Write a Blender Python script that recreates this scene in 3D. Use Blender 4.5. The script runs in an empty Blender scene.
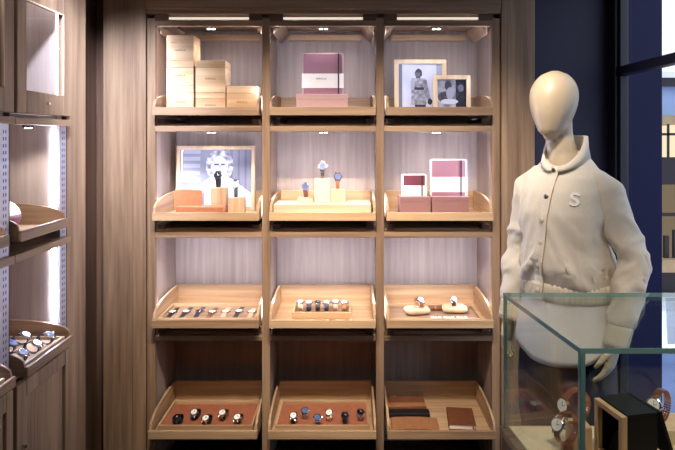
import bpy, bmesh, math, random
from mathutils import Vector, Matrix, noise
from mathutils.bvhtree import BVHTree
random.seed(7)
PI = math.pi
C = bpy.context.scene.collection
F, CX, HY, EYE = 580.0, 348.0, 137.0, 1.72

def P(px, py, Y):
    return Vector(((px-CX)/F*Y, Y, EYE+(HY-py)/F*Y))
def on(px, py, z):
    Y = F*(EYE-z)/(py-HY)
    return Vector(((px-CX)/F*Y, Y, z))

# ------------------------------------------------------------------ materials
def srgb(r, g, b):
    f = lambda c: c/12.92 if c <= .04045 else ((c+.055)/1.055)**2.4
    return (f(r/255), f(g/255), f(b/255), 1)

def mat(name, col, rough=.5, metal=0, spec=.5, var=.0, vscale=40, bump=0, bscale=200, emit=None, estr=0, sheen=0, coat=0):
    m = bpy.data.materials.new(name); m.use_nodes = True
    nt = m.node_tree; n = nt.nodes; l = nt.links
    b = n['Principled BSDF']
    b.inputs['Base Color'].default_value = col
    b.inputs['Roughness'].default_value = rough
    b.inputs['Metallic'].default_value = metal
    b.inputs['Specular IOR Level'].default_value = spec
    b.inputs['Sheen Weight'].default_value = sheen
    b.inputs['Coat Weight'].default_value = coat
    if emit:
        b.inputs['Emission Color'].default_value = emit; b.inputs['Emission Strength'].default_value = estr
    tc = n.new('ShaderNodeTexCoord')
    if var:
        t = n.new('ShaderNodeTexNoise'); t.inputs['Scale'].default_value = vscale; t.inputs['Detail'].default_value = 4
        l.new(tc.outputs['Object'], t.inputs['Vector'])
        r = n.new('ShaderNodeValToRGB')
        r.color_ramp.elements[0].position = .3; r.color_ramp.elements[1].position = .7
        r.color_ramp.elements[0].color = tuple(c*(1-var) for c in col[:3])+(1,)
        r.color_ramp.elements[1].color = tuple(min(1, c*(1+var)) for c in col[:3])+(1,)
        l.new(t.outputs['Fac'], r.inputs['Fac']); l.new(r.outputs['Color'], b.inputs['Base Color'])
    if bump:
        t2 = n.new('ShaderNodeTexNoise'); t2.inputs['Scale'].default_value = bscale; t2.inputs['Detail'].default_value = 3
        l.new(tc.outputs['Object'], t2.inputs['Vector'])
        bp = n.new('ShaderNodeBump'); bp.inputs['Strength'].default_value = bump; bp.inputs['Distance'].default_value = .002
        l.new(t2.outputs['Fac'], bp.inputs['Height']); l.new(bp.outputs['Normal'], b.inputs['Normal'])
    return m

def wood(name, dark, light, axis='z', rough=.5, freq=34, plank=0):
    """streaky grain running along the given axis"""
    m = bpy.data.materials.new(name); m.use_nodes = True
    nt = m.node_tree; n = nt.nodes; l = nt.links
    b = n['Principled BSDF']; b.inputs['Roughness'].default_value = rough
    b.inputs['Specular IOR Level'].default_value = .35
    tc = n.new('ShaderNodeTexCoord'); oi = n.new('ShaderNodeObjectInfo')
    add = n.new('ShaderNodeVectorMath'); add.operation = 'ADD'
    mul = n.new('ShaderNodeVectorMath'); mul.operation = 'SCALE'; mul.inputs['Scale'].default_value = 7.0
    comb = n.new('ShaderNodeCombineXYZ')
    for k in range(3): l.new(oi.outputs['Random'], comb.inputs[k])
    l.new(comb.outputs[0], mul.inputs[0])
    l.new(tc.outputs['Object'], add.inputs[0]); l.new(mul.outputs[0], add.inputs[1])
    mp = n.new('ShaderNodeMapping')
    s = [freq, freq, freq]; s['xyz'.index(axis)] = freq*.045
    mp.inputs['Scale'].default_value = s
    l.new(add.outputs[0], mp.inputs['Vector'])
    t = n.new('ShaderNodeTexNoise'); t.inputs['Scale'].default_value = 1; t.inputs['Detail'].default_value = 5; t.inputs['Roughness'].default_value = .6
    l.new(mp.outputs[0], t.inputs['Vector'])
    mp2 = n.new('ShaderNodeMapping'); s2 = [6, 6, 6]; s2['xyz'.index(axis)] = .5; mp2.inputs['Scale'].default_value = s2
    l.new(add.outputs[0], mp2.inputs['Vector'])
    t2 = n.new('ShaderNodeTexNoise'); t2.inputs['Scale'].default_value = 1; t2.inputs['Detail'].default_value = 2
    l.new(mp2.outputs[0], t2.inputs['Vector'])
    mx = n.new('ShaderNodeMath'); mx.operation = 'MULTIPLY_ADD'; mx.inputs[1].default_value = .45
    l.new(t2.outputs['Fac'], mx.inputs[0])
    sc = n.new('ShaderNodeMath'); sc.operation = 'MULTIPLY'; sc.inputs[1].default_value = .6
    l.new(t.outputs['Fac'], sc.inputs[0]); l.new(sc.outputs[0], mx.inputs[2])
    r = n.new('ShaderNodeValToRGB')
    r.color_ramp.elements[0].position = .36; r.color_ramp.elements[1].position = .68
    r.color_ramp.elements[0].color = dark; r.color_ramp.elements[1].color = light
    l.new(mx.outputs[0], r.inputs['Fac']); l.new(r.outputs['Color'], b.inputs['Base Color'])
    bp = n.new('ShaderNodeBump'); bp.inputs['Strength'].default_value = .12; bp.inputs['Distance'].default_value = .002
    l.new(t.outputs['Fac'], bp.inputs['Height']); l.new(bp.outputs['Normal'], b.inputs['Normal'])
    return m

def glass(name, tint=(.93, .97, .96, 1), ior=1.45, rough=0.0):
    m = bpy.data.materials.new(name); m.use_nodes = True
    nt = m.node_tree; n = nt.nodes; l = nt.links
    n.remove(n['Principled BSDF']); out = n['Material Output']
    tr = n.new('ShaderNodeBsdfTransparent'); tr.inputs['Color'].default_value = tint
    gl = n.new('ShaderNodeBsdfGlossy'); gl.inputs['Roughness'].default_value = rough
    r0 = ((ior-1)/(ior+1))**2
    lw = n.new('ShaderNodeLayerWeight'); lw.inputs['Blend'].default_value = .5
    pw = n.new('ShaderNodeMath'); pw.operation = 'POWER'; pw.inputs[1].default_value = 5
    fr = n.new('ShaderNodeMath'); fr.operation = 'MULTIPLY_ADD'; fr.inputs[1].default_value = 1-r0; fr.inputs[2].default_value = r0
    l.new(lw.outputs['Facing'], pw.inputs[0]); l.new(pw.outputs[0], fr.inputs[0])
    mx = n.new('ShaderNodeMixShader')
    l.new(fr.outputs[0], mx.inputs[0]); l.new(tr.outputs[0], mx.inputs[1]); l.new(gl.outputs[0], mx.inputs[2])
    l.new(mx.outputs[0], out.inputs['Surface'])
    return m

def emitter(name, col, strength):
    m = bpy.data.materials.new(name); m.use_nodes = True
    nt = m.node_tree; n = nt.nodes
    n.remove(n['Principled BSDF'])
    e = n.new('ShaderNodeEmission'); e.inputs['Color'].default_value = col; e.inputs['Strength'].default_value = strength
    nt.links.new(e.outputs[0], n['Material Output'].inputs['Surface'])
    return m

OD, OL = srgb(114, 89, 70), srgb(174, 144, 115)
M = {}
for a in 'xyz':
    M['oak_'+a] = wood('oak grain '+a, OD, OL, a)
    M['pale_'+a] = wood('pale oak grain '+a, srgb(150, 118, 88), srgb(205, 172, 134), a)
    M['dark_'+a] = wood('dark oak grain '+a, srgb(70, 50, 40), srgb(112, 84, 66), a)
    M['maple_'+a] = wood('maple grain '+a, srgb(178, 150, 120), srgb(220, 198, 168), a, freq=26)
    M['back_'+a] = wood('limed oak grain '+a, srgb(150, 134, 126), srgb(184, 168, 158), a, freq=40)
for a in 'xyz': M['box_'+a] = wood('striped pale wood grain '+a, srgb(178, 132, 92), srgb(240, 212, 172), a, freq=17)
M['floor'] = wood('floor boards', srgb(45, 32, 26), srgb(82, 60, 46), 'y')
M['ceil'] = mat('ceiling paint', srgb(120, 112, 105), .9, var=.03)
M['navy'] = mat('navy wall paint', srgb(30, 29, 62), .55, var=.08, vscale=6)
M['navy_gloss'] = mat('navy gloss paint', srgb(11, 14, 62), .5, 0, .25, var=.05, vscale=5)
M['frame_black'] = mat('blue black window paint', srgb(18, 17, 36), .4)
M['slot'] = mat('dark shadow gap lacquer', srgb(38, 28, 26), .7)
M['slot_grey'] = mat('grey slots', srgb(110, 106, 120), .7)
M['alu'] = mat('anodised aluminium', srgb(190, 190, 205), .4, .6)
M['led'] = emitter('led strip light', (.70, .76, 1.0, 1), 135)
M['led_top'] = emitter('top led strip light', (.70, .76, 1.0, 1), 75)
M['led_warm'] = emitter('cornice slot light', (1, .86, .72, 1), .75)
M['led_soft'] = emitter('soft led strip', (.86, .86, 1.0, 1), 24)
M['lens'] = emitter('downlight lens', (1, .93, .85, 1), 14)
M['lamp_body'] = mat('dark bronze metal', srgb(60, 52, 48), .35, .8)
M['steel'] = mat('polished steel', srgb(205, 205, 210), .18, 1)
M['rose'] = mat('rose gold', srgb(190, 136, 108), .22, 1)
M['gunmetal'] = mat('gunmetal', srgb(70, 70, 76), .3, .9)
M['white_dial'] = mat('white enamel dial', srgb(240, 238, 232), .3)
M['black_dial'] = mat('black dial', srgb(20, 20, 24), .25)
M['blue_dial'] = mat('slate blue dial', srgb(88, 104, 140), .25)
M['black_leather'] = mat('black leather', srgb(26, 22, 26), .5, var=.2, bump=.3)
M['navy_leather'] = mat('navy leather', srgb(36, 36, 70), .5, var=.2, bump=.3)
M['tan_leather'] = mat('tan leather', srgb(168, 108, 74), .5, var=.12, bump=.3)
M['brown_leather'] = mat('brown leather', srgb(112, 66, 42), .5, var=.15, bump=.3)
M['saddle_leather'] = mat('saddle leather', srgb(160, 108, 72), .55, var=.14, bump=.3)
M['pink_leather'] = mat('blush leather', srgb(214, 164, 138), .5, var=.1, bump=.3)
M['terracotta'] = mat('terracotta suede lining', srgb(158, 94, 66), .85, var=.12, bump=.4, bscale=400)
M['cream'] = mat('cream board', srgb(214, 196, 166), .7, var=.04)
M['white'] = mat('white card', srgb(240, 236, 232), .6, var=.02)
M['suede'] = mat('cream suede', srgb(206, 178, 146), .9, var=.06, bump=.3)
M['mauve'] = mat('mauve book cloth', srgb(146, 102, 116), .7, var=.06, vscale=200, bump=.2, bscale=600)
M['maroon'] = mat('maroon book cloth', srgb(104, 46, 56), .7, var=.06, vscale=200, bump=.2)
M['pinkbox'] = mat('dusty pink board', srgb(190, 154, 152), .65, var=.03)
M['plumbox'] = mat('dusky rose board', srgb(146, 106, 106), .65, var=.03)
M['elastic'] = mat('dark elastic band', srgb(36, 26, 40), .7)
M['page'] = mat('paper pages', srgb(232, 220, 204), .8, var=.05, vscale=300)
M['ink'] = mat('printed ink', srgb(60, 52, 56), .6)
M['burnt'] = mat('burnt mark', srgb(96, 62, 40), .7)
M['case_glass'] = glass('display case glass', (.95, .98, .97, 1), 1.42)
M['win_glass'] = glass('window glass', (.97, .98, 1, 1), 1.35)
M['edge_glass'] = mat('green glass edge', srgb(112, 158, 162), .12, 0, .6, coat=.5)
M['black_box'] = mat('black lacquer box', srgb(9, 8, 11), .5, 0, .2, var=.1)
M['skin'] = mat('cream mannequin lacquer', srgb(192, 174, 148), .42, var=.02, coat=.12)
M['jacket'] = mat('cream wool melton', srgb(212, 203, 188), .85, var=.035, vscale=220, bump=.25, bscale=500, sheen=.3)
M['rib'] = mat('cream rib knit', srgb(208, 196, 176), .9, bump=.2, bscale=300)
M['shirt'] = mat('white cotton', srgb(224, 220, 222), .8, var=.03, bump=.1)
M['denim'] = mat('dark navy denim', srgb(28, 30, 62), .8, var=.2, vscale=300, bump=.3)
M['snap'] = mat('pewter snap', srgb(120, 112, 100), .3, .9)

# ------------------------------------------------------------------ mesh builder
class MB:
    def __init__(s): s.bm = bmesh.new()
    def box(s, x0, x1, y0, y1, z0, z1):
        v = [s.bm.verts.new(p) for p in [(x0,y0,z0),(x1,y0,z0),(x1,y1,z0),(x0,y1,z0),(x0,y0,z1),(x1,y0,z1),(x1,y1,z1),(x0,y1,z1)]]
        for f in [(0,3,2,1),(4,5,6,7),(0,1,5,4),(1,2,6,5),(2,3,7,6),(3,0,4,7)]: s.bm.faces.new([v[i] for i in f])
        return s
    def hexa(s, bottom, top):
        n = len(bottom)
        b = [s.bm.verts.new(p) for p in bottom]; t = [s.bm.verts.new(p) for p in top]
        s.bm.faces.new(b[::-1]); s.bm.faces.new(t)
        for i in range(n): s.bm.faces.new([b[i], b[(i+1)%n], t[(i+1)%n], t[i]])
        return s
    def prism(s, pts, ext):
        """polygon of 3d points swept by a vector"""
        e = Vector(ext)
        return s.hexa([Vector(p) for p in pts], [Vector(p)+e for p in pts])
    def loft(s, rings, cap=True):
        vs = [[s.bm.verts.new(p) for p in r] for r in rings]
        n = len(vs[0])
        for a, b in zip(vs, vs[1:]):
            for i in range(n): s.bm.faces.new([a[i], a[(i+1)%n], b[(i+1)%n], b[i]])
        if cap:
            s.bm.faces.new(vs[0][::-1]); s.bm.faces.new(vs[-1])
        return s
    def tube(s, pts, radii, n=12, cap=True):
        pts = [Vector(p) for p in pts]
        if not hasattr(radii, '__len__'): radii = [radii]*len(pts)
        rings = []; up = Vector((0, 0, 1))
        d0 = (pts[1]-pts[0]).normalized()
        u = d0.orthogonal().normalized()
        for i, p in enumerate(pts):
            d = ((pts[min(i+1, len(pts)-1)]-pts[max(i-1, 0)])).normalized()
            u = (u-d*u.dot(d)).normalized(); w = d.cross(u)
            rings.append([p+(u*math.cos(2*PI*k/n)+w*math.sin(2*PI*k/n))*radii[i] for k in range(n)])
        return s.loft(rings, cap)
    def cyl(s, c, r, h, axis=(0,0,1), n=20, r2=None):
        a = Vector(axis).normalized(); c = Vector(c)
        return s.tube([c, c+a*h], [r, r if r2 is None else r2], n)
    def ball(s, c, r, n=10):
        m = bmesh.ops.create_uvsphere(s.bm, u_segments=n*2, v_segments=n, radius=1)
        rr = r if hasattr(r, '__len__') else (r, r, r)
        for v in m['verts']: v.co = Vector(c)+Vector((v.co.x*rr[0], v.co.y*rr[1], v.co.z*rr[2]))
        return s
    def strip(s, path, width_vec, thick):
        """flat band following path (list of (point, normal)); extruded to both sides by width_vec/2"""
        w = Vector(width_vec)/2
        rings = []
        for p, nrm in path:
            p = Vector(p); q = p+Vector(nrm)*thick
            rings.append([p-w, p+w, q+w, q-w])
        return s.loft(rings)
    def build(s, name, m, parent=None, bevel=0, smooth=False, xf=None):
        if xf is not None: s.bm.transform(xf)
        bmesh.ops.recalc_face_normals(s.bm, faces=s.bm.faces)
        me = bpy.data.meshes.new(name); s.bm.to_mesh(me); s.bm.free()
        o = bpy.data.objects.new(name, me); C.objects.link(o)
        if isinstance(m, str): m = M[m]
        me.materials.append(m)
        if parent is not None: o.parent = parent
        if smooth:
            for p in me.polygons: p.use_smooth = True
        if bevel:
            b = o.modifiers.new('bevel', 'BEVEL'); b.width = bevel; b.segments = 2; b.limit_method = 'ANGLE'; b.angle_limit = .6
        return o

def thing(name, label, cat, loc=(0,0,0), rz=0, group=None):
    o = bpy.data.objects.new(name, None); C.objects.link(o)
    o.empty_display_size = .05
    o.location = loc; o.rotation_euler = (0, 0, rz); o['label'] = label; o['category'] = cat
    if group: o['group'] = group
    return o
def tag(o, label, cat, group=None):
    o['label'] = label; o['category'] = cat
    if group: o['group'] = group
    return o
def struct(o):
    o['kind'] = 'structure'; return o
def dup(root, loc, rz, label, group=None):
    r = root.copy(); C.objects.link(r); r.location = loc; r.rotation_euler = (0, 0, rz); r['label'] = label
    if group: r['group'] = group
    for ch in list(root.children):
        c = ch.copy(); C.objects.link(c); c.parent = r
        for g in ch.children:
            d = g.copy(); C.objects.link(d); d.parent = c
    return r
def lettering(body, size, loc, rot, m, parent, extrude=.0004):
    cu = bpy.data.curves.new('lettering', 'FONT'); cu.body = body; cu.size = size; cu.extrude = extrude
    cu.align_x = 'CENTER'; cu.align_y = 'CENTER'
    cu.resolution_u = 2
    o = bpy.data.objects.new('lettering', cu); C.objects.link(o)
    dg = bpy.context.evaluated_depsgraph_get()
    me = bpy.data.meshes.new_from_object(o.evaluated_get(dg))
    bpy.data.objects.remove(o)
    me.materials.clear(); me.materials.append(M[m])
    o = bpy.data.objects.new('lettering', me); C.objects.link(o); o.parent = parent
    o.location = loc; o.rotation_euler = rot
    return o
UP = (PI/2, 0, 0)      # lettering standing up, read from the front

# ------------------------------------------------------------------ the room
YB, YF = 3.30, 2.90        # back of the shelving, its front plane
RX = 1.366                 # window wall
ZC = 2.75
struct(MB().box(-1.75, 1.40, -2.2, 3.45, -.08, 0).build('floor', 'floor'))
struct(MB().box(-1.75, 1.40, -2.2, 3.45, ZC, ZC+.08).build('ceiling', 'ceil'))
struct(MB().box(-1.70, -1.60, -2.2, 3.45, 0, ZC).build('wall_left', 'dark_z'))
struct(MB().box(-1.60, .935, 3.32, 3.45, 0, ZC).build('wall_back', 'dark_z'))
struct(MB().box(.935, 1.40, 2.98, 3.45, 0, ZC).build('wall_back_niche', 'navy'))
struct(MB().box(-1.75, 1.40, -2.3, -2.2, 0, ZC).build('wall_front', 'dark_z'))
# window wall: low sill wall, posts, transom, glass
w = MB()
for y0, y1 in ((2.89, 2.98), (1.42, 1.50)): w.box(1.33, 1.40, y0, y1, 0, ZC)
w.box(1.335, 1.395, 1.50, 2.89, 2.025, 2.068)
w.box(1.33, 1.40, 1.50, 2.89, 2.65, ZC); w.box(1.33, 1.40, 1.50, 2.89, 0, .12)
for z0, z1 in ((.12, 2.025), (2.068, 2.65)):
    w.box(1.345, 1.385, 2.868, 2.89, z0, z1)
struct(MB().box(1.33, 1.40, -2.2, 1.419, 0, ZC).build('wall_right', 'navy'))
win = struct(w.build('window_1', 'frame_black', bevel=.004))
g = MB()
for z0, z1 in ((.12, 2.025), (2.068, 2.65)):
    for y0, y1 in ((1.50, 2.868),):
        v = [g.bm.verts.new(p) for p in ((1.366, y0, z0), (1.366, y1, z0), (1.366, y1, z1), (1.366, y0, z1))]
        g.bm.faces.new(v)
struct(g.build('window_glass', 'win_glass', win))
t = MB().box(1.40, 1.588, 2.93, 3.45, 0, 3.4); t.box(1.40, 1.425, 2.91, 2.93, 0, 3.4)
struct(t.build('trim_1', 'navy_gloss', bevel=.003))
# oak pilasters
t = MB().box(-1.225, -1.012, 2.90, 3.0, 0, ZC)
struct(t.build('trim_2', 'oak_z', bevel=.004))
t = MB().box(-1.075, -1.008, 2.888, 2.90, 0, ZC)
struct(t.build('trim_3', 'oak_z', bevel=.004))
t = MB().box(.765, .935, 2.90, 3.32, 0, ZC)
struct(t.build('trim_4', 'oak_z', bevel=.004))
struct(MB().box(.765, .80, 2.888, 2.90, 0, ZC).build('trim_5', 'oak_z', bevel=.004))
struct(MB().box(-1.60, -1.20, 2.475, 2.655, 0, ZC).build('trim_6', 'oak_z', bevel=.004))
struct(MB().box(-1.60, -1.30, 2.655, 3.32, 0, ZC).build('trim_7', 'dark_z'))  # corner recess: part of its shade is put into the darker wood
struct(MB().box(-1.30, -1.012, 3.0, 3.32, 0, ZC).build('trim_8', 'dark_z'))  # back of the recess, shade deepened by the same darker wood

# ------------------------------------------------------------------ shelving unit
XP = (-.985, -.41, .16, .74)
U = thing('shelving_unit', 'tall oak wall shelving unit with three bays of lit compartments', 'shelving', (0, YF, 0))
yl = lambda y: y-YF
MB().box(-1.0, .76, yl(3.285), yl(3.318), 0, 2.62).build('back_panel', 'back_z', U)
RZ = ((2.275, 2.303), (1.747, 1.776), (1.2175, 1.2475), (.70, .726))
for i, x in enumerate(XP):
    MB().box(x-.02, x+.02, 0, .035, 0, 2.315).build('post', 'oak_z', U, bevel=.003)
    x0, x1 = (x-.015, x+.009) if i == 0 else ((x-.009, x+.015) if i == 3 else (x-.009, x+.009))
    MB().box(x0, x1, .035, yl(3.285), 0, 2.32).build('divider', 'back_z', U)
MB().box(-1.005, .76, -.012, .035, 2.335, 2.62).build('fascia', 'oak_x', U, bevel=.003)
MB().box(-1.005, .76, -.022, -.012, 2.355, 2.40).build('cornice', 'oak_x', U, bevel=.003)
MB().box(-.98, .74, .035, yl(3.285), 2.32, 2.335).build('top_board', 'oak_x', U)
bays = [(XP[i]+.02, XP[i+1]-.02) for i in range(3)]
for b, (x0, x1) in enumerate(bays):
    xm = (x0+x1)/2
    MB().box(x0+.065, x1-.065, .016, .026, 2.312, 2.322).build('slot_light', 'led_warm', U)
    MB().box(x0, x0+.065, .0, .03, 2.303, 2.335).build('slot_block', 'dark_x', U)
    MB().box(x1-.065, x1, .0, .03, 2.303, 2.335).build('slot_block', 'dark_x', U)
    for r, (z0, z1) in enumerate(RZ):
        MB().box(x0, x1, -.002, .03, z0, z1).build('rail', 'oak_x', U, bevel=.003)
        if r:   # the shelf the tray above slides on
            m = MB().box(x0-.0105, x1+.0105, .0375, yl(3.285), z1-.006, z1+.012)
            m.build('shelf', 'oak_x', U)
            MB().box(x0+.012, x0+.05, .0, .36, z1+.012, z1+.034).build('runner', 'dark_y', U)
            MB().box(x1-.05, x1-.012, .0, .36, z1+.012, z1+.034).build('runner', 'dark_y', U)
        # slanting trestle brackets under each shelf and the batten across the back
        if r == 0:
            for sx, xx in ((1, x0+.011), (-1, x1-.011)):
                MB().prism([(xx, .05, z1+.01), (xx+sx*.05, .05, z1+.01), (xx+sx*.05, .05, z1-.005), (xx, .05, z1-.06)], (0, .30, 0)).build('bracket', 'oak_y', U, bevel=.002)
            MB().box(x0+.06, x1-.06, yl(3.24), yl(3.285), z0-.015, z0+.018).build('batten', 'pale_x', U, bevel=.003)
        # downlight puck under the rail
        if r < 3:
            d = MB().cyl((xm, .055, z0-.004), .026, .012).build('downlight', 'lamp_body', U)
            MB().cyl((xm-.012, .055, z0-.0065), .008, .003).cyl((xm+.012, .055, z0-.0065), .008, .003).build('lens', 'lens', d)
            MB().box(xm-.028, xm+.028, .03, .085, z0+.008, z0+.014).build('mount', 'oak_x', d)
    for r in range(3):
        zt = RZ[r][0]-.02; zb = RZ[r+1][1]+.19 if r else RZ[1][1]+.10
        zb = RZ[r+1][1]+.09
        for sx, xx in ((1, x0-.0105), (-1, x1+.0105)):
            MB().box(min(xx, xx+sx*.003), max(xx, xx+sx*.003), .040, .050, zb, zt).build('led_strip', 'led' if r else 'led_top', U)

# ------------------------------------------------------------------ trays
def make_tray(name, label, wd, dp, mx, loc, rz=0, h=.113, hf=.040, group=None, my=None):
    o = thing(name, label, 'tray', loc, rz, group)
    t = .012
    MB().box(-wd/2+t, wd/2-t, t, dp-t, 0, .012).build('base_board', mx, o)
    MB().box(-wd/2, wd/2, 0, t, 0, hf).build('front_rim', mx, o, bevel=.002)
    MB().box(-wd/2+t, wd/2-t, dp-t, dp, 0, h).build('back_panel', mx, o, bevel=.002)
    prof = [(t, 0), (dp, 0), (dp, h)]
    for k in range(9):
        a = PI/2*k/8
        u = dp*.72-math.sin(a)*(dp*.72-t)
        prof.append((u, (hf+.006)+(h-hf-.006)*math.cos(a)**.8))
    prof[-1] = (t, hf+.002)
    for s in (-1, 1):
        x = s*(wd/2-t/2)-t/2
        MB().prism([(x, y, z) for y, z in prof], (t, 0, 0)).build('side_panel', my or mx.replace('_x', '_y'), o, bevel=.002)
    return o
bayname = ('window-far', 'middle', 'mannequin-side')
bn = ('bay by the corner pilaster', 'middle bay', 'bay nearest the mannequin')
what = [['pale wooden tray holding stacked wooden boxes', 'wooden tray under the large mauve notebook and pink box', 'wooden tray holding the two framed photographs'],
        ['wooden tray with the big framed portrait and two block-mounted watches', 'wooden tray with the cream plinth and three upright watches', 'wooden tray with two notebooks standing on dusky rose boxes'],
        ['wooden tray with a shallow insert of seven strapped watches', 'wooden tray with a small insert of six watches in its middle', 'wooden tray with two watch cushions in an insert'],
        ['unlit wooden tray with terracotta insert of five watches', 'unlit wooden tray with terracotta insert of six watches', 'unlit wooden tray with tan leather folder and brown notebook']]
TZ = (1.827, 1.310, .786, .270)
TY = (2.835, 2.835, 2.83, 2.78)
for r in range(4):
    for b, (x0, x1) in enumerate(bays):
        make_tray('display_tray', what[r][b], .522, .41, 'oak_x' if r in (0,) else 'pale_x', ((x0+x1)/2, TY[r], TZ[r]), group='display trays of the shelving unit')
FZ = [z+.0125 for z in TZ]      # tray floors

# ------------------------------------------------------------------ watches
def ellipse(a, b, t0, t1, n, zc):
    out = []
    for k in range(n+1):
        t = t0+(t1-t0)*k/n
        p = Vector((0, a*math.cos(t), zc+b*math.sin(t)))
        nr = Vector((0, math.cos(t)/a, math.sin(t)/b)).normalized()
        out.append((p, nr))
    return out
def watch_head(o, pos, nrm, r, casem, dialm, thick=.009):
    nrm = Vector(nrm).normalized(); pos = Vector(pos)
    x = Vector((1, 0, 0)); y = nrm.cross(x)
    c = MB().tube([pos, pos+nrm*.002, pos+nrm*(thick-.002), pos+nrm*thick], [r*.9, r, r, r*.88], 24)
    for sx in (-1, 1):
        for sy in (-1, 1):
            c.tube([pos+nrm*.004+x*sx*r*.55+y*sy*r*.7, pos+nrm*.001+x*sx*r*.52+y*sy*r*1.25], [.003, .002], 8)
    c.cyl(pos+nrm*thick*.5+x*r*.95, .003, .005, x, 10)
    case = c.build('watch_case', casem, o, smooth=False)
    MB().cyl(pos+nrm*(thick-.0005), r*.78, .001, nrm, 24).build('dial', dialm, o)
    hm = 'ink' if dialm != 'black_dial' else 'white_dial'
    h = MB(); q = pos+nrm*(thick+.0007)
    h.tube([q, q+y*r*.6], .0007, 5); h.tube([q, q+x*r*.42+y*r*.15], .0009, 5)
    h.build('hands', hm, o)
def loop_watch(name, label, a, b, phi, strapm, casem, dialm, loc, rz=0, r=.019, sw=.019, group=None, links=False):
    o = thing(name, label, 'watch', loc, rz, group)
    t0 = phi+.45; t1 = phi+2*PI-.45
    path = ellipse(a, b, t0, t1, 36, b)
    if links:
        m = MB()
        for (p, n), (p2, n2) in zip(path[::1], path[1::1]):
            d = (p2-p)*.42; c = (p+p2)/2; wv = Vector((sw/2, 0, 0))
            for s0, s1 in ((-1, -.4), (-.34, .34), (.4, 1)):
                e = .0032 if s0 == -.34 else .0026
                m.hexa([c-d+wv*s0, c+d+wv*s0, c+d+wv*s1, c-d+wv*s1], [c-d+wv*s0+n*e, c+d+wv*s0+n*e, c+d+wv*s1+n*e, c-d+wv*s1+n*e])
        m.build('bracelet', strapm, o, bevel=.0005)
    else:
        MB().strip(path, (sw, 0, 0), .0028).build('strap', strapm, o)
        (p, n) = path[18]
        w2 = sw*.6
        MB().tube([p+Vector((-w2, 0, 0))+n*.004, p+Vector((w2, 0, 0))+n*.004], .0016, 6).build('buckle', casem, o)
    p = Vector((0, a*math.cos(phi), b+b*math.sin(phi)))
    n = Vector((0, math.cos(phi)/a, math.sin(phi)/b)).normalized()
    watch_head(o, p-n*.003, n, r, casem, dialm)
    return o
def flat_watch(name, label, strapm, casem, dialm, loc, rz=0, r=.019, L=.082, group=None):
    o = thing(name, label, 'watch', loc, rz, group)
    for s in (-1, 1):
        path = []
        for k in range(9):
            u = k/8
            path.append((Vector((0, s*(r*.85+(L-r)*u), .0055*(1-u)**2+.0008)), Vector((0, 0, 1))))
        MB().strip(path, (.022, 0, 0), .0026).build('strap', strapm, o)
    MB().tube([(-.011, -L, .003), (.011, -L, .003)], .0016, 6).build('buckle', casem, o)
    watch_head(o, (0, 0, .001), (0, 0, 1), r, casem, dialm)
    return o
ORD = ('first', 'second', 'third', 'fourth', 'fifth', 'sixth', 'seventh', 'eighth', 'ninth')

# ------------------------------------------------------------------ inserts
def insert(label, x0, x1, y0, y1, z0, h, lining, m='pale'):
    o = thing('watch_insert', label, 'insert', ((x0+x1)/2, (y0+y1)/2, z0), 0, 'lined inserts in the trays')
    a, d, t = (x1-x0)/2, (y1-y0)/2, .010
    for s in (-1, 1):
        MB().box(-a, a, s*(d-t/2)-t/2, s*(d-t/2)+t/2, 0, h).build('rim', m+'_x', o, bevel=.002)
        MB().box(s*(a-t/2)-t/2, s*(a-t/2)+t/2, -d+t, d-t, 0, h).build('rim', m+'_y', o, bevel=.002)
    MB().box(-a+t, a-t, -d+t, d-t, 0, h*.45).build('lining', lining, o)
    return o

# ================================================================== row 1
f1 = FZ[0]
def wood_box(label, px0, px1, ytop, z0, Y, dp, lid=.036):
    s = Y/F
    x0, x1 = (px0-CX)*s, (px1-CX)*s
    z1 = EYE+(HY-ytop)*s
    o = thing('wooden_box', label, 'box', ((x0+x1)/2, Y, z0), 0, 'pale wooden gift boxes')
    a, h = (x1-x0)/2, z1-z0
    MB().box(-a, a, 0, dp, 0, h-lid-.001).build('body', 'box_x', o, bevel=.002)
    MB().box(-a, a, 0, dp, h-lid, h).build('lid', 'box_x', o, bevel=.002)
    lettering('SHINOLA', .013, (0, -.0006, (h-lid)*.55), UP, 'burnt', o, .0003)
    return z1
z = wood_box('pale wooden box at the bottom of the tallest stack', 166.5, 193.5, 85.5, f1, 2.96, .14)
z = wood_box('pale wooden box in the middle of the tallest stack', 166.5, 193.5, 60.5, z+.0005, 2.96, .14)
z = wood_box('pale wooden box on top of the tallest stack', 166.5, 193.5, 35, z+.0005, 2.96, .14)
z = wood_box('pale wooden box under the middle-height stack of two', 195.5, 225.5, 92.5, f1, 2.96, .14, .03)
z = wood_box('tall pale wooden box on top of the stack of two', 195.5, 225.5, 60.5, z+.0005, 2.96, .14)
z = wood_box('single low pale wooden box beside the stack of two', 226.5, 257.5, 86, f1, 2.96, .12)

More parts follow.
